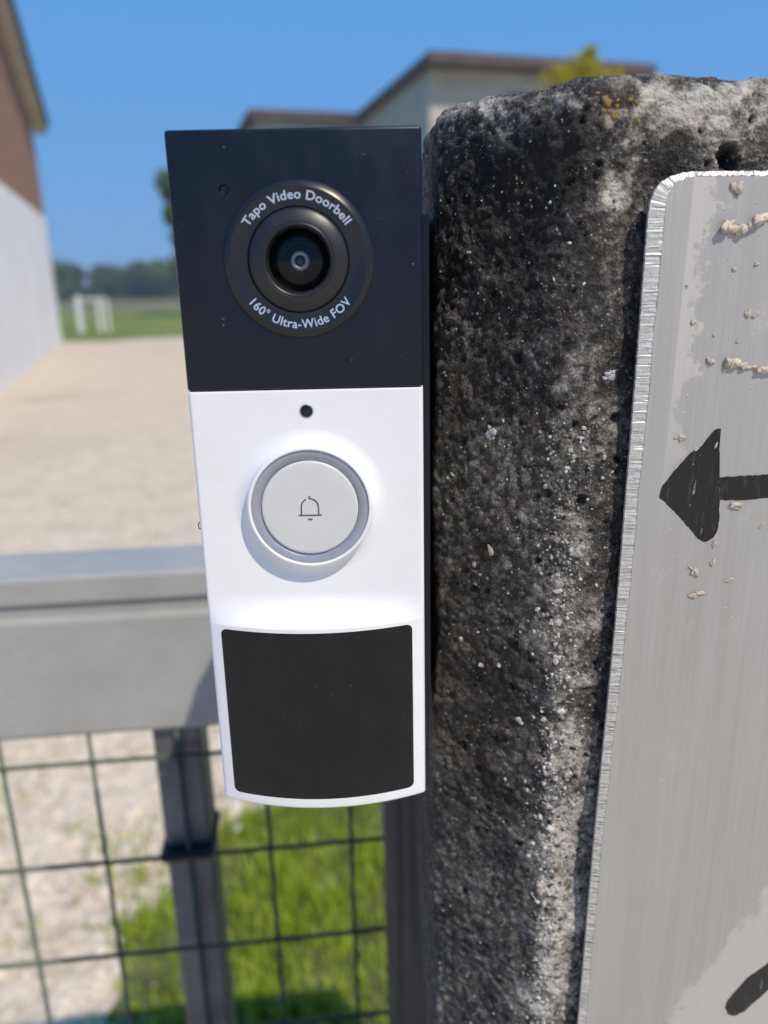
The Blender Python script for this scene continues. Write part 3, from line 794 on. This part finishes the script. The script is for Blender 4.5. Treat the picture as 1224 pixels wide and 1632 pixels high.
gv = []; gf_ = []
bmi = bmesh.new(); bmesh.ops.create_icosphere(bmi, subdivisions=1, radius=1.0); bmi.verts.ensure_lookup_table()
gi = np.array([v.co[:] for v in bmi.verts]); gfi = [[v.index for v in f_.verts] for f_ in bmi.faces]; bmi.free()
for i in range(2600):
    if i < 1300: s, z = random.gauss(0.0012, 0.0034), random.uniform(1.17, 1.37)
    else:
        s, z = random.uniform(-0.035, 0.02), random.uniform(1.17, 1.432)
        if i % 3: continue
    p, nv = on_post(s, z); rr_ = random.uniform(0.00016, 0.00050)*(1.25 if i < 1300 else 0.8)
    q_ = gi*rr_*(0.7 + 0.6*RNG.random((len(gi), 1))) + np.array(p - nv*rr_*0.2)
    b0 = len(gv); gv += q_.tolist(); gf_ += [[a_ + b0 for a_ in t_] for t_ in gfi]
tag(mk('sand_grit', gv, gf_, M['grit'], post), kind='stuff')
lichY = [blob_mesh('lichen', M['lichY'], 0.6, 2, 0.45, 40+i) for i in range(3)]
for (s, z, pr) in [(0.0045,1.4323,7),(0.0055,1.4316,8),(0.0063,1.4307,6),(0.0059,1.4298,6),(0.005,1.4309,6),(0.0092,1.4322,5),(0.0115,1.4316,4),(0.0066,1.4331,4),(0.0074,1.4318,4),(0.011,1.4285,4),(0.0035,1.433,4),(0.0012,1.4335,3)]:
    p, nv = on_post(s+random.uniform(-0.0006, 0.0006), z+random.uniform(-0.0006, 0.0006)); rr_ = pr*0.000105
    o = link_copy(random.choice(lichY), 'lichen', post, p, nv.to_track_quat('Z', 'Y').to_euler(), (rr_, rr_*random.uniform(0.7, 1.2), rr_))
lichW = [blob_mesh('lichen', M['lichW'], 0.7, 2, 0.35, 50+i) for i in range(3)]
rg = random.Random(3)
for (s0_, z0_, spread_, cnt) in ((-0.0187, 1.3661, 0.0011, 9), (0.0092, 1.3800, 0.0009, 6), (-0.009, 1.2945, 0.0006, 3), (0.0065, 1.2745, 0.0010, 5)):
    for k in range(cnt):
        p, nv = on_post(s0_ + rg.uniform(-1, 1)*spread_, z0_ + rg.uniform(-1, 1)*spread_); rr_ = rg.uniform(0.00035, 0.00075)
        link_copy(rg.choice(lichW), 'lichen', post, p, nv.to_track_quat('Z', 'Y').to_euler(), (rr_, rr_*rg.uniform(0.6, 1.2), rr_))

# ------------------------------------------------------------------ aluminium plate on the post
ZB = 1.12                                               # plate bottom
cp, sp_ = math.cos(PSI), math.sin(PSI)
plate = empty('metal_plate', (POST.x+0.0006, POST.y, ZB), PSI)
tag(plate, 'brushed aluminium plate with black arrow, fixed to the concrete post', 'plate')
YF = -0.0044
left = [(0.0322, ZB), (0.03352, 1.2095), (0.03446, 1.266), (0.03603, 1.3249), (0.03658, 1.3808), (0.03675, 1.4120)]
arc = [(0.0370, 1.41425), (0.03765, 1.41635), (0.03895, 1.41795), (0.0407, 1.41890), (0.0430, 1.41945), (0.0455, 1.41970)]
path = left + arc + [(0.20, 1.41975)]
# resample path at notch spacing
dense = []
for i in range(len(path)-1):
    a = Vector(path[i]); b = Vector(path[i+1]); L_ = (b-a).length; q_ = 0.0
    while q_ < L_ - 0.0002:
        dense.append(a.lerp(b, q_/L_)); q_ += random.choice((0.00022, 0.0003, 0.0004, 0.00055))
dense.append(Vector(path[-1]))
narc = next(i for i, p in enumerate(dense) if p.x > 0.0453)
inner = []; outer = []; safe = []
for i, p in enumerate(dense):
    t = (dense[min(i+1, len(dense)-1)] - dense[max(i-1, 0)]).normalized(); nin = Vector((t.y, -t.x))
    z = p.y; onleft = abs(t.y) > 0.5
    wdt = 0.0008 + (0.0012 + 0.0013*min(1, max(0, (z-1.27)/0.13)))*abs(t.y)
    wdt *= 1 + 0.06*math.sin(i*0.11)*math.sin(i*0.037)
    safe.append(p + nin*wdt*0.9)
    wdt *= 1 + random.uniform(-0.08, 0.22)
    outer.append((p + nin*random.uniform(-0.00006, 0.00006), t, nin)); inner.append(p + nin*wdt)
# plate face
nl = narc
bm = bmesh.new()
row = []
for p in safe[:nl]:
    z_ = p.y-ZB
    if row and z_ - row[-1][2] < 0.00002: continue
    row.append((p.x, YF, z_))
L1 = [bm.verts.new(q_) for q_ in row]; R1 = [bm.verts.new((0.20, YF, q_[2])) for q_ in row]
for i in range(len(row)-1): bm.faces.new((L1[i], R1[i], R1[i+1], L1[i+1]))
B = [bm.verts.new(q_) for q_ in ((row[0][0], YF+0.0018, 0.0), (0.20, YF+0.0018, 0.0), (0.20, YF+0.0018, row[-1][2]), (0.042, YF+0.0018, row[-1][2]), (0.0375, YF+0.0018, row[-1][2]-0.006))]
bm.faces.new(list(reversed(B)))
bm.faces.new((R1[0], L1[0], B[0], B[1]))
sheet_o = from_bm('sheet', bm, M['alu'], plate)
# filed bevel: one facet per file stroke, and the sawn side below it
v = []; f = []
for i in range(len(dense)-1):
    (p, t, nn) = outer[i]; (p2, t2, nn2) = outer[i+1]
    tilt = random.uniform(-0.00005, 0.00005); dep = random.uniform(0.00062, 0.00076)
    a = len(v)
    mid = 0.55 + random.uniform(-0.15, 0.15)
    m1 = p.lerp(inner[i], mid); m2 = p2.lerp(inner[i+1], mid)
    v += [(p.x, YF+dep+tilt, p.y-ZB), (p2.x, YF+dep-tilt, p2.y-ZB),
          (m2.x, YF+dep*0.42-tilt*0.9, m2.y-ZB), (m1.x, YF+dep*0.42+tilt*0.9, m1.y-ZB),
          (inner[i+1].x, YF-0.000006, inner[i+1].y-ZB), (inner[i].x, YF-0.000006, inner[i].y-ZB),
          (p.x+nn.x*0.00015, YF+0.0018, p.y+nn.y*0.00015-ZB), (p2.x+nn2.x*0.00015, YF+0.0018, p2.y+nn2.y*0.00015-ZB)]
    f += [(a, a+1, a+2, a+3), (a+3, a+2, a+4, a+5), (a+6, a+7, a+1, a)]
o = mk('filed_edge', v, f, M['filed'], plate)
bm = bmesh.new(); bm.from_mesh(o.data)
for fa in bm.faces:
    if fa.normal.y > 0.02 or (abs(fa.normal.y) < 0.2 and fa.normal.x > 0.5): fa.normal_flip()
bm.to_mesh(o.data); bm.free()
# two spacers that hold the plate off the post
for (x, z) in ((0.06, 0.25), (0.06, 0.03), (0.17, 0.25), (0.17, 0.03)):
    lathe_y('spacer', [(0.0001, YF+0.0018), (0.006, YF+0.0018), (0.006, 0.003), (0.0001, 0.003)], M['shadesteel'], plate, 20, True, x, z)

def flat_poly(name, pts, y, thick, mat, parent):
    bm = bmesh.new()
    a = [bm.verts.new((x, y, z-ZB)) for x, z in pts]; b = [bm.verts.new((x, y+thick, z-ZB)) for x, z in pts]
    f1 = bm.faces.new(a)
    for i in range(len(pts)):
        j = (i+1) % len(pts); bm.faces.new((a[i], a[j], b[j], b[i]))
    bmesh.ops.triangulate(bm, faces=[f1])
    return from_bm(name, bm, mat, parent)
def rough(pts, step=0.0006, amp=0.00010, seed=1):
    rg = random.Random(seed); out = []
    for i in range(len(pts)):
        a = Vector(pts[i]); b = Vector(pts[(i+1) % len(pts)]); m = max(1, int((b-a).length/step))
        for k in range(m):
            p = a.lerp(b, k/m); out.append((p.x + rg.uniform(-amp, amp), p.y + rg.uniform(-amp, amp)))
    return out
ARROW = [(0.0435,1.35429),(0.04384,1.35525),(0.04374,1.35637),(0.04522,1.35865),(0.04734,1.36131),(0.0496,1.3638),(0.05183,1.36519),(0.05463,1.36885),(0.05587,1.36893),(0.05594,1.36705),(0.05624,1.36297),(0.05677,1.35812),(0.05731,1.35319),(0.05778,1.3489),(0.05766,1.34602),(0.05684,1.34432),(0.05491,1.34341),(0.05323,1.34437),(0.0508,1.34711),(0.04732,1.35086)]
SHAFT = [(0.05690,1.35825),(0.06242,1.35828),(0.06726,1.35834),(0.07242,1.35838),(0.098,1.3586),(0.099,1.3531),(0.07316,1.35299),(0.06795,1.35295),(0.06236,1.3528),(0.05745,1.35304)]
STROKE = [(0.07476,1.20674),(0.07611,1.20432),(0.07818,1.20358),(0.08073,1.20501),(0.08614,1.2109),(0.09165,1.21822),(0.0990,1.2290),(0.0985,1.2400),(0.09002,1.2270),(0.0849,1.22061),(0.0802,1.21693),(0.07715,1.21257),(0.07519,1.20933)]
flat_poly('arrow_head', rough(ARROW, seed=3), YF-0.00006, 0.00005, M['marker'], plate)
flat_poly('arrow_shaft', rough(SHAFT, seed=4), YF-0.00010, 0.00009, M['marker'], plate)
flat_poly('marker_stroke', rough(STROKE, seed=5), YF-0.00006, 0.00005, M['marker'], plate)
# dried putty left on the plate
def lumpy(name, pts, rs):
    o = tube(name, [(x, YF-0.25*r_, z-ZB) for (x, z), r_ in zip(pts, rs)], 0, M['putty'], plate, 18, rs)
    me = o.data; P = np.array([v.co[:] for v in me.vertices])
    off = 0.00042*fbm(P, 0.0011, 4, 0.62)
    for v_, q_ in zip(me.vertices, off): v_.co += Vector((q_, -abs(q_)*0.8, q_*0.7))
    return o
def smooth_path(pts, m=14):
    out = []
    for i in range(len(pts)-1):
        for k in range(m):
            out.append(tuple(np.array(pts[i]) + (np.array(pts[i+1])-np.array(pts[i]))*k/m))
    return out + [pts[-1]]
c1 = smooth_path([(0.05154,1.4095),(0.05311,1.40925),(0.0551,1.40876),(0.05699,1.4092),(0.05876,1.41056),(0.06124,1.41145),(0.064,1.413),(0.067,1.4135)])
lumpy('putty_curl', c1, [0.00075+0.00022*math.sin(i*0.25)+0.00012*math.sin(i*0.71)+0.00028*math.exp(-((i-8)/10)**2) for i in range(len(c1))])
c2 = smooth_path([(0.05516,1.38279),(0.05647,1.38313),(0.05821,1.38219),(0.06029,1.38187),(0.06519,1.38094),(0.07,1.3805),(0.076,1.3812)])
lumpy('putty_strip', c2, [0.00062+0.00024*math.sin(i*0.39)+0.00018*math.sin(i*0.11) for i in range(len(c2))])
putty = []
for i in range(5):
    me_ = blob_mesh('putty_lump', M['putty'], 0.25, 3, 0.7, 60+i)
    Pb = np.array([v_.co[:] for v_ in me_.vertices]); fo = 0.55*fbm(Pb+9*i, 0.75, 4, 0.62)
    for v_, q_ in zip(me_.vertices, fo): v_.co *= (1+q_)
    putty.append(me_)
chips = []
for i in range(5):
    me_ = blob_mesh('putty_chip', M['putty'], 0.2, 3, 0.6, 80+i)
    Pb = np.array([v_.co[:] for v_ in me_.vertices]); fo = 0.8*fbm(Pb*np.array([1.0, 1.6, 1])+23*i, 0.8, 4, 0.6)
    for v_, q_ in zip(me_.vertices, fo): v_.co *= (1+q_)
    chips.append(me_)
for (x, z, pr) in [(0.05418,1.41663,8),(0.05300,1.41695,5),(0.05202,1.38314,7),(0.05978,1.40235,4),(0.0553,1.40148,4),(0.0476,1.39113,4),(0.05912,1.39269,4.5),(0.06089,1.39241,4.5),(0.04557,1.39845,3),(0.05225,1.38854,3)]:
    rr_ = pr*0.000125
    link_copy(random.choice(putty), 'putty_lump', plate, (x, YF-rr_*0.25, z-ZB), (rad(90), random.uniform(0, 6), 0), (rr_, rr_*random.uniform(0.7, 1.3), rr_*0.65))
for (x, z, pr, an_) in [(0.04717,1.36754,9,0),(0.06136,1.35157,11,0),(0.05712,1.34299,7,1.3),(0.05744,1.3387,7,1.2),(0.05327,1.33672,11,-0.8),(0.05456,1.33106,11,0),(0.06191,1.33409,6,0.2),(0.05528,1.36546,4,1),(0.0509,1.36469,5,0),(0.06801,1.34677,5,0.6),(0.05777,1.38714,4,0.8)]:
    rr_ = pr*0.000125
    link_copy(random.choice(chips), 'putty_chip', plate, (x, YF-rr_*0.10, z-ZB), (rad(90), -an_, 0), (rr_*0.95, rr_*0.5, rr_*0.34))
v = []; f = []
for i in range(260):
    x = random.uniform(0.041, 0.075); z = random.uniform(1.21, 1.417)
    if random.random() > (0.15 + 0.85*max(0, min(1, (z-1.32)/0.08))): continue
    rr_ = random.uniform(0.00008, 0.00026); a = len(v)
    t0 = random.uniform(0, 6)
    for k in range(5): v.append((x+rr_*math.cos(t0+k*1.2566)*random.uniform(0.6, 1.3), YF+0.00001, z-ZB+rr_*math.sin(t0+k*1.2566)*random.uniform(0.6, 1.3)))
    v.append((x, YF-rr_*0.8, z-ZB))
    for k in range(5): f.append((a+k, a+(k+1) % 5, a+5))
o = mk('putty_specks', v, f, M['putty'], plate); tag(o, kind='stuff')

# ------------------------------------------------------------------ the video doorbell
DW, DH, DSEAM = 0.048, 0.14536, 0.09675
bell = empty('video_doorbell', (-0.01548, 0, 1.28289), rad(0.37))
tag(bell, 'black and white video doorbell with round camera lens and bell button', 'doorbell')
HWD = DW/2
# black camera housing
bm = bmesh.new(); bm_box(bm, -HWD, HWD, 0.0, 0.0265, DSEAM+0.00012, DH)
bmesh.ops.bevel(bm, geom=bm.edges[:], offset=0.0007, segments=4, affect='EDGES', profile=0.5)
hous = from_bm('camera_housing', bm, M['black'], bell)
cut = lathe_y('cutter', [(0.00001, -0.002), (0.00095, -0.002), (0.00095, 0.0002), (0.0008, 0.0007), (0.0004, 0.0010), (0.00001, 0.0011)], None, None, 32, True, -0.0136, 0.1348)
cut.parent = bell
cut2 = lathe_y('cutter', [(0.00001, -0.002), (0.00975, -0.002), (0.00975, 0.007), (0.00001, 0.007)], None, None, 96, True, 0.0, 0.1218)
cut2.parent = bell
md = hous.modifiers.new('b2', 'BOOLEAN'); md.operation = 'DIFFERENCE'; md.object = cut2; md.solver = 'EXACT'
md = hous.modifiers.new('b', 'BOOLEAN'); md.operation = 'DIFFERENCE'; md.object = cut; md.solver = 'EXACT'
bpy.context.view_layer.update()
dg = bpy.context.evaluated_depsgraph_get()
nm = bpy.data.meshes.new_from_object(hous.evaluated_get(dg)); hous.modifiers.clear(); hous.data = nm
bpy.data.objects.remove(cut, do_unlink=True); bpy.data.objects.remove(cut2, do_unlink=True)
nm.materials.clear(); nm.materials.append(M['black'])
for p_ in nm.polygons: p_.material_index = 0
auto_smooth(hous, 40)
lathe_y('microphone_grille', [(0.00075, 0.00062), (0.00045, 0.0007), (0.0, 0.00075)], M['innerblack'], hous, 24, True, -0.0136, 0.1348)

LZ = 0.1218
ring = lathe_y('lens_ring', [(0.01465, 0.0003), (0.0146, -0.0001), (0.01445, -0.00026), (0.0136, -0.00082), (0.01335, -0.00094), (0.01315, -0.00092), (0.0130, -0.00084), (0.0099, -0.00084), (0.00985, -0.0002)], M['ringblack'], bell, 160, True, 0, LZ)
auto_smooth(ring, 60)
bez = lathe_y('lens_bezel', [(0.00968, 0.0002), (0.00965, -0.0007), (0.0095, -0.0010), (0.0090, -0.0013), (0.0080, -0.00172), (0.0072, -0.0020), (0.0070, -0.00204), (0.0069, -0.00195), (0.00675, -0.0021), (0.0065, -0.0021), (0.0062, -0.0016), (0.0059, -0.0007), (0.0058, 0.0012)], M['bezel'], bell, 128, True, 0, LZ)
auto_smooth(bez, 60)
prof = []
for i in range(13):
    t = i/12*math.asin(0.00595/0.0105); prof.append((0.0105*math.sin(t), -0.0014 + 0.0105*(1-math.cos(t))))
lathe_y('lens_glass', list(reversed(prof)), M['glass'], bez, 96, True, 0, LZ)
fun = lathe_y('lens_funnel', [(0.0062, 0.0011), (0.0056, 0.0008), (0.0040, 0.0020), (0.0029, 0.0026), (0.00285, 0.0020), (0.0027, 0.0019), (0.0026, 0.0022), (0.0021, 0.0032), (0.0, 0.0036)], M['innerblack'], bez, 96, True, 0, LZ)
auto_smooth(fun, 40)
lathe_y('lens_element_ring', [(0.0019, 0.0030), (0.0018, 0.0024), (0.00145, 0.0021), (0.0011, 0.0022), (0.00105, 0.0026)], M['lensgrey'], fun, 64, True, 0, LZ)
lathe_y('lens_element', [(0.0011, 0.0025), (0.0009, 0.00215), (0.0005, 0.0019), (0.0, 0.00185)], M['lensdark'], fun, 48, True, 0, LZ)

def arc_text(name, body, size_cap, span, rbase, top, parent, y, mat):
    cu = bpy.data.curves.new(name, 'FONT'); cu.body = body; cu.size = 1.0; cu.resolution_u = 3
    cu.offset = 0.012; cu.space_character = 1.04
    to = bpy.data.objects.new('tmp_text', cu); col.objects.link(to)
    bpy.context.view_layer.update()
    dg = bpy.context.evaluated_depsgraph_get()
    me = bpy.data.meshes.new_from_object(to.evaluated_get(dg))
    bpy.data.objects.remove(to, do_unlink=True)
    P = np.array([v.co[:] for v in me.vertices])
    x0, x1 = P[:, 0].min(), P[:, 0].max()
    ks = size_cap/0.69
    out = []
    for (x, yy, _) in P:
        u = (x-x0)/(x1-x0) - 0.5
        if top: a = math.pi/2 - u*span; q = rbase + yy*ks
        else: a = -math.pi/2 + u*span; q = rbase - yy*ks
        out.append((q*math.cos(a), y, LZ + q*math.sin(a)))
    faces = [tuple(p_.vertices) for p_ in me.polygons]
    bpy.data.meshes.remove(me)
    o = mk(name, out, faces, mat, parent)
    bm = bmesh.new(); bm.from_mesh(o.data)
    for fa in bm.faces:
        if fa.normal.y > 0: fa.normal_flip()
    bm.to_mesh(o.data); bm.free()
    return o
arc_text('lettering', 'Tapo Video Doorbell', 0.00165, rad(112), 0.01115, True, ring, -0.00088, M['print'])
arc_text('lettering', '160\u00b0 Ultra-Wide FOV', 0.00165, rad(104), 0.01275, False, ring, -0.00088, M['print'])

# white lower body
BULGE, ZR1, ZR0 = 0.0050, 0.0524, 0.0457
def nonuni(a, b, n_, fil, m_):
    t = (1-np.cos(np.linspace(0, math.pi/2, m_)))
    lo = a + fil*(1-np.cos(np.linspace(0, math.pi/2, m_)))
    return np.unique(np.concatenate([a + fil*np.linspace(0, 1, m_)**2, np.linspace(a+fil, b-fil, n_), b - fil*np.linspace(0, 1, m_)**2]))
FIL = 0.0008
xs = nonuni(-HWD, HWD, 60, FIL, 9)
zs = np.unique(np.concatenate([nonuni(0, DSEAM, 60, FIL, 9), np.linspace(ZR0, ZR1, 26), [ZR0-0.00025, ZR0-0.0005]]))
def yfront(x, z, fil=True):
    b_ = BULGE*(1-(x/HWD)**2)
    t = np.clip((ZR1-z)/(ZR1-ZR0), 0, 1)
    # concave sweep out of the flat face, ending in a small rounded edge
    Sx = t**2.1
    y = -b_*Sx
    if fil:
        for dist in (HWD-np.abs(x), z, ):
            q = np.clip(FIL-dist, 0, FIL); y = y + FIL - np.sqrt(np.maximum(FIL**2-q**2, 0))
        q = np.clip(0.0003-(DSEAM-z), 0, 0.0003); y = y + 0.0003-np.sqrt(np.maximum(0.0003**2-q**2, 0))
    return y
XX, ZZ = np.meshgrid(xs, zs); YY = yfront(XX, ZZ)
# hole for the light sensor is a shallow dish
nxs, nzs = len(xs), len(zs)
Vb = np.stack([XX, YY, ZZ], 2).reshape(-1, 3).tolist()
idx = np.arange(nxs*nzs).reshape(nzs, nxs)
Fb = np.stack([idx[:-1, :-1], idx[:-1, 1:], idx[1:, 1:], idx[1:, :-1]], 2).reshape(-1, 4).tolist()
border = list(idx[0, :]) + list(idx[1:, -1]) + list(idx[-1, -2::-1]) + list(idx[-2:0:-1, 0])
base = len(Vb)
for i in border:
    Vb.append((Vb[i][0], 0.0265, Vb[i][2]))
nb_ = len(border)
for i in range(nb_):
    j = (i+1) % nb_; Fb.append((border[j], border[i], base+i, base+j))
Fb.append(tuple(base+i for i in range(nb_)))
body = mk('front_shell', Vb, Fb, M['white'], bell, True)
auto_smooth(body, 32)

# infrared panel, set into the bulged lower part
def pir(z0, z1, hw, cr, off, thick, mat, name, parent):
    xs_ = np.unique(np.concatenate([np.linspace(-hw, hw, 61), -hw+cr*(1-np.cos(np.linspace(0, 1.5708, 8))), hw-cr*(1-np.cos(np.linspace(0, 1.5708, 8)))]))
    v = []; f = []
    rowsN = 24
    for x in xs_:
        dx = max(0, abs(x)-(hw-cr)); cut_ = cr - math.sqrt(max(0, cr*cr-dx*dx))
        for k in range(rowsN+1):
            z = z0+cut_ + (z1-z0-2*cut_)*k/rowsN
            y = float(yfront(np.array(x), np.array(min(z, ZR0-0.0001)), False)) - off
            edge_ = min(hw-abs(x), z-z0-cut_*0.99, z1-cut_*0.99-z)
            y += 0.00018*max(0, 1-edge_/0.0004)
            v.append((x, y, z))
    m = rowsN+1
    for i in range(len(xs_)-1):
        for k in range(rowsN): f.append((i*m+k, (i+1)*m+k, (i+1)*m+k+1, i*m+k+1))
    bd = [i*m for i in range(len(xs_))] + [(len(xs_)-1)*m+k for k in range(1, m)] + [i*m+rowsN for i in range(len(xs_)-2, -1, -1)] + [k for k in range(rowsN-1, 0, -1)]
    b0 = len(v)
    for i in bd: v.append((v[i][0], v[i][1]+thick, v[i][2]))
    for i in range(len(bd)):
        j = (i+1) % len(bd); f.append((bd[j], bd[i], b0+i, b0+j))
    return auto_smooth(mk(name, v, f, mat, parent, True), 50)
pir(0.00255, 0.04505, 0.02145, 0.0016, 0.00004, 0.0006, M['innerblack'], 'panel_gap', body)
pir(0.00280, 0.04480, 0.02120, 0.0014, 0.00020, 0.0008, M['pir'], 'infrared_panel', bell)

# button
BZ = 0.0725
hb = 0.0026
flare = [(0.0178 - 0.0044*t_, 0.00004 - 0.0012*t_**3.2) for t_ in np.linspace(0, 1, 22)]
cup = lathe_y('button_cup', flare + [(0.01325, -0.0017), (0.0132, -0.0025), (0.0131, -0.0028), (0.01285, -0.00304), (0.0126, -0.0031), (0.01232, -0.0030), (0.01225, -0.0022)], M['white'], bell, 160, True, 0, BZ)
lathe_y('light_ring', [(0.01228, -0.0024), (0.01222, -0.00268), (0.0120, -0.00272), (0.0102, -0.00255), (0.0101, -0.0019)], M['ringgrey'], bell, 160, True, 0, BZ)
btn = lathe_y('push_button', [(0.01012, -0.0016), (0.01008, -0.0028), (0.00990, -0.00298), (0.0095, -0.00302), (0.005, -0.0029), (0.0, -0.00286)], M['button'], bell, 128, True, 0, BZ)
auto_smooth(btn, 50)
def strokes(name, paths, wd, y, mat, parent, ox=0, oz=0):
    v = []; f = []
    for pth in paths:
        P = [Vector(p_) for p_ in pth]; a = len(v)
        for i, p_ in enumerate(P):
            t = (P[min(i+1, len(P)-1)]-P[max(i-1, 0)]).normalized(); nn = Vector((-t.y, t.x))*wd/2
            v.append((ox+p_.x+nn.x, y, oz+p_.y+nn.y)); v.append((ox+p_.x-nn.x, y, oz+p_.y-nn.y))
        for i in range(len(P)-1): f.append((a+2*i, a+2*i+1, a+2*i+3, a+2*i+2))
    o = mk(name, v, f, mat, parent)
    bm = bmesh.new(); bm.from_mesh(o.data)
    for fa in bm.faces:
        if fa.normal.y > 0: fa.normal_flip()
    bm.to_mesh(o.data); bm.free(); return o
W2 = 0.00180
dome_r = [(W2, -0.0012)] + [(W2, 0.0002)] + [(W2*math.cos(t), 0.0004+W2*1.05*math.sin(t)) for t in np.linspace(0.05, math.pi/2+0.02, 14)] + [(0.0, 0.0029)]
dome_l = [(-W2, -0.0012), (-W2, 0.0002)] + [(-W2*math.cos(t), 0.0004+W2*1.05*math.sin(t)) for t in np.linspace(0.05, math.pi/2-0.42, 11)]
basel = [(-0.0024, -0.00133), (0.0024, -0.00133)]
clap = [(0.00052*math.cos(t), -0.00205-0.00038*math.sin(t)) for t in np.linspace(0, math.pi, 12)]
strokes('bell_symbol', [dome_r, dome_l, basel], 0.00027, -0.00296, M['icon'], btn, 0, BZ-0.0002)
mk('bell_clapper', [(x, -0.00296, BZ-0.0002+z) for x, z in clap], [tuple(range(len(clap)-1, -1, -1))], M['icon'], btn)
# light sensor
sr = lathe_y('light_sensor', [(0.00150, 0.0001), (0.00146, -0.00006), (0.0013, -0.00008), (0.00122, 0.0), (0.0011, 0.0)], M['ringgrey'], bell, 48, True, 0, 0.0924)
lathe_y('sensor_lens', [(0.00128, 0.00003), (0.0012, -0.00006), (0.0008, -0.00018), (0.0, -0.00026)], M['glossblack'], sr, 40, True, 0, 0.0924)
# mounting bracket: plate behind the doorbell and a flange against the post's side
box('mounting_plate', (-0.0225, 0.0245, 0.0268, 0.0310, 0.002, 0.135), M['black'], bell, 0.0006)
bm = bmesh.new()
c_ = [(0.0097 + 0.01548, 0.0285), (0.0118 + 0.01548, 0.0285), (0.0118 + 0.01548, 0.085), (0.0097 + 0.01548, 0.085)]
lo = [bm.verts.new((x, y, 0.003)) for x, y in c_]; up = [bm.verts.new((x, y, 0.132)) for x, y in c_]
bm.faces.new(list(reversed(lo))); bm.faces.new(up)
for i in range(4): bm.faces.new((lo[i], lo[(i+1) % 4], up[(i+1) % 4], up[i]))
from_bm('mounting_flange', bm, M['black'], bell)

# lint caught on the shell
tube('lint_fibre', [(-HWD-0.0001, 0.004, 0.0662), (-HWD-0.0009, 0.003, 0.0668), (-HWD-0.0010, 0.003, 0.0678), (-HWD-0.0004, 0.0035, 0.0684), (-HWD+0.0001, 0.004, 0.0676)], 0.00012, M['innerblack'], bell, 6)
fv_ = []; ff_ = []
def fibre(x, z, y, ln, an_, r_):
    b0 = len(fv_); dx, dz = math.cos(an_)*ln/2, math.sin(an_)*ln/2
    for (sx_, sz_) in ((-1, -1), (1, 1)):
        for (ox, oy) in ((-dz, 0), (0, -1), (dz, 0)):
            pass
    nx_, nz_ = -math.sin(an_)*r_, math.cos(an_)*r_
    for k_ in (-1, 0, 1):
        cx_, cz_ = x + dx*k_ + nx_*1.5*(k_ == 0), z + dz*k_ + nz_*1.5*(k_ == 0)
        fv_.extend([(cx_-nx_, y, cz_-nz_), (cx_, y-r_, cz_), (cx_+nx_, y, cz_+nz_)])
    for k_ in range(2):
        for m_ in range(2):
            q0 = b0+3*k_+m_; ff_.append((q0, q0+1, q0+4, q0+3))
rl = random.Random(5)
for i in range(34):
    x_, z_ = rl.uniform(-0.022, 0.022), rl.uniform(0.099, 0.143)
    if math.hypot(x_, z_-LZ) < 0.0155: continue
    fibre(x_, z_, -0.00001, rl.choice((0.00008, 0.0001, 0.00015, 0.00025, 0.0006)), rl.uniform(0, 3.1), rl.uniform(0.000015, 0.00003))
for i in range(26):
    x_, z_ = rl.uniform(-0.019, 0.019), rl.uniform(0.006, 0.042)
    fibre(x_, z_, float(yfront(np.array(x_), np.array(z_), False))-0.00021, rl.choice((0.00008, 0.0001, 0.00014, 0.0003)), rl.uniform(0, 3.1), rl.uniform(0.000015, 0.000028))
tag(mk('dust_fibres', fv_, ff_, M['lint'], bell), kind='stuff')

# ------------------------------------------------------------------ summer haze in the air between here and the far wood
hz = bmesh.new(); bm_box(hz, -1560, 1560, -1560, 1560, -1.0, 11.0)
ho = from_bm('haze', hz, None); tag(ho, 'thin pale summer haze', 'haze', kind='stuff')
hm = bpy.data.materials.new('haze_air'); hm.use_nodes = True; ht = hm.node_tree; ht.nodes.clear()
hout = ht.nodes.new('ShaderNodeOutputMaterial'); hv = ht.nodes.new('ShaderNodeVolumePrincipled')
hv.inputs['Color'].default_value = (0.86, 0.92, 1.0, 1); hv.inputs['Density'].default_value = 0.0017; hv.inputs['Anisotropy'].default_value = 0.2
ht.links.new(hv.outputs[0], hout.inputs['Volume']); ho.data.materials.append(hm)
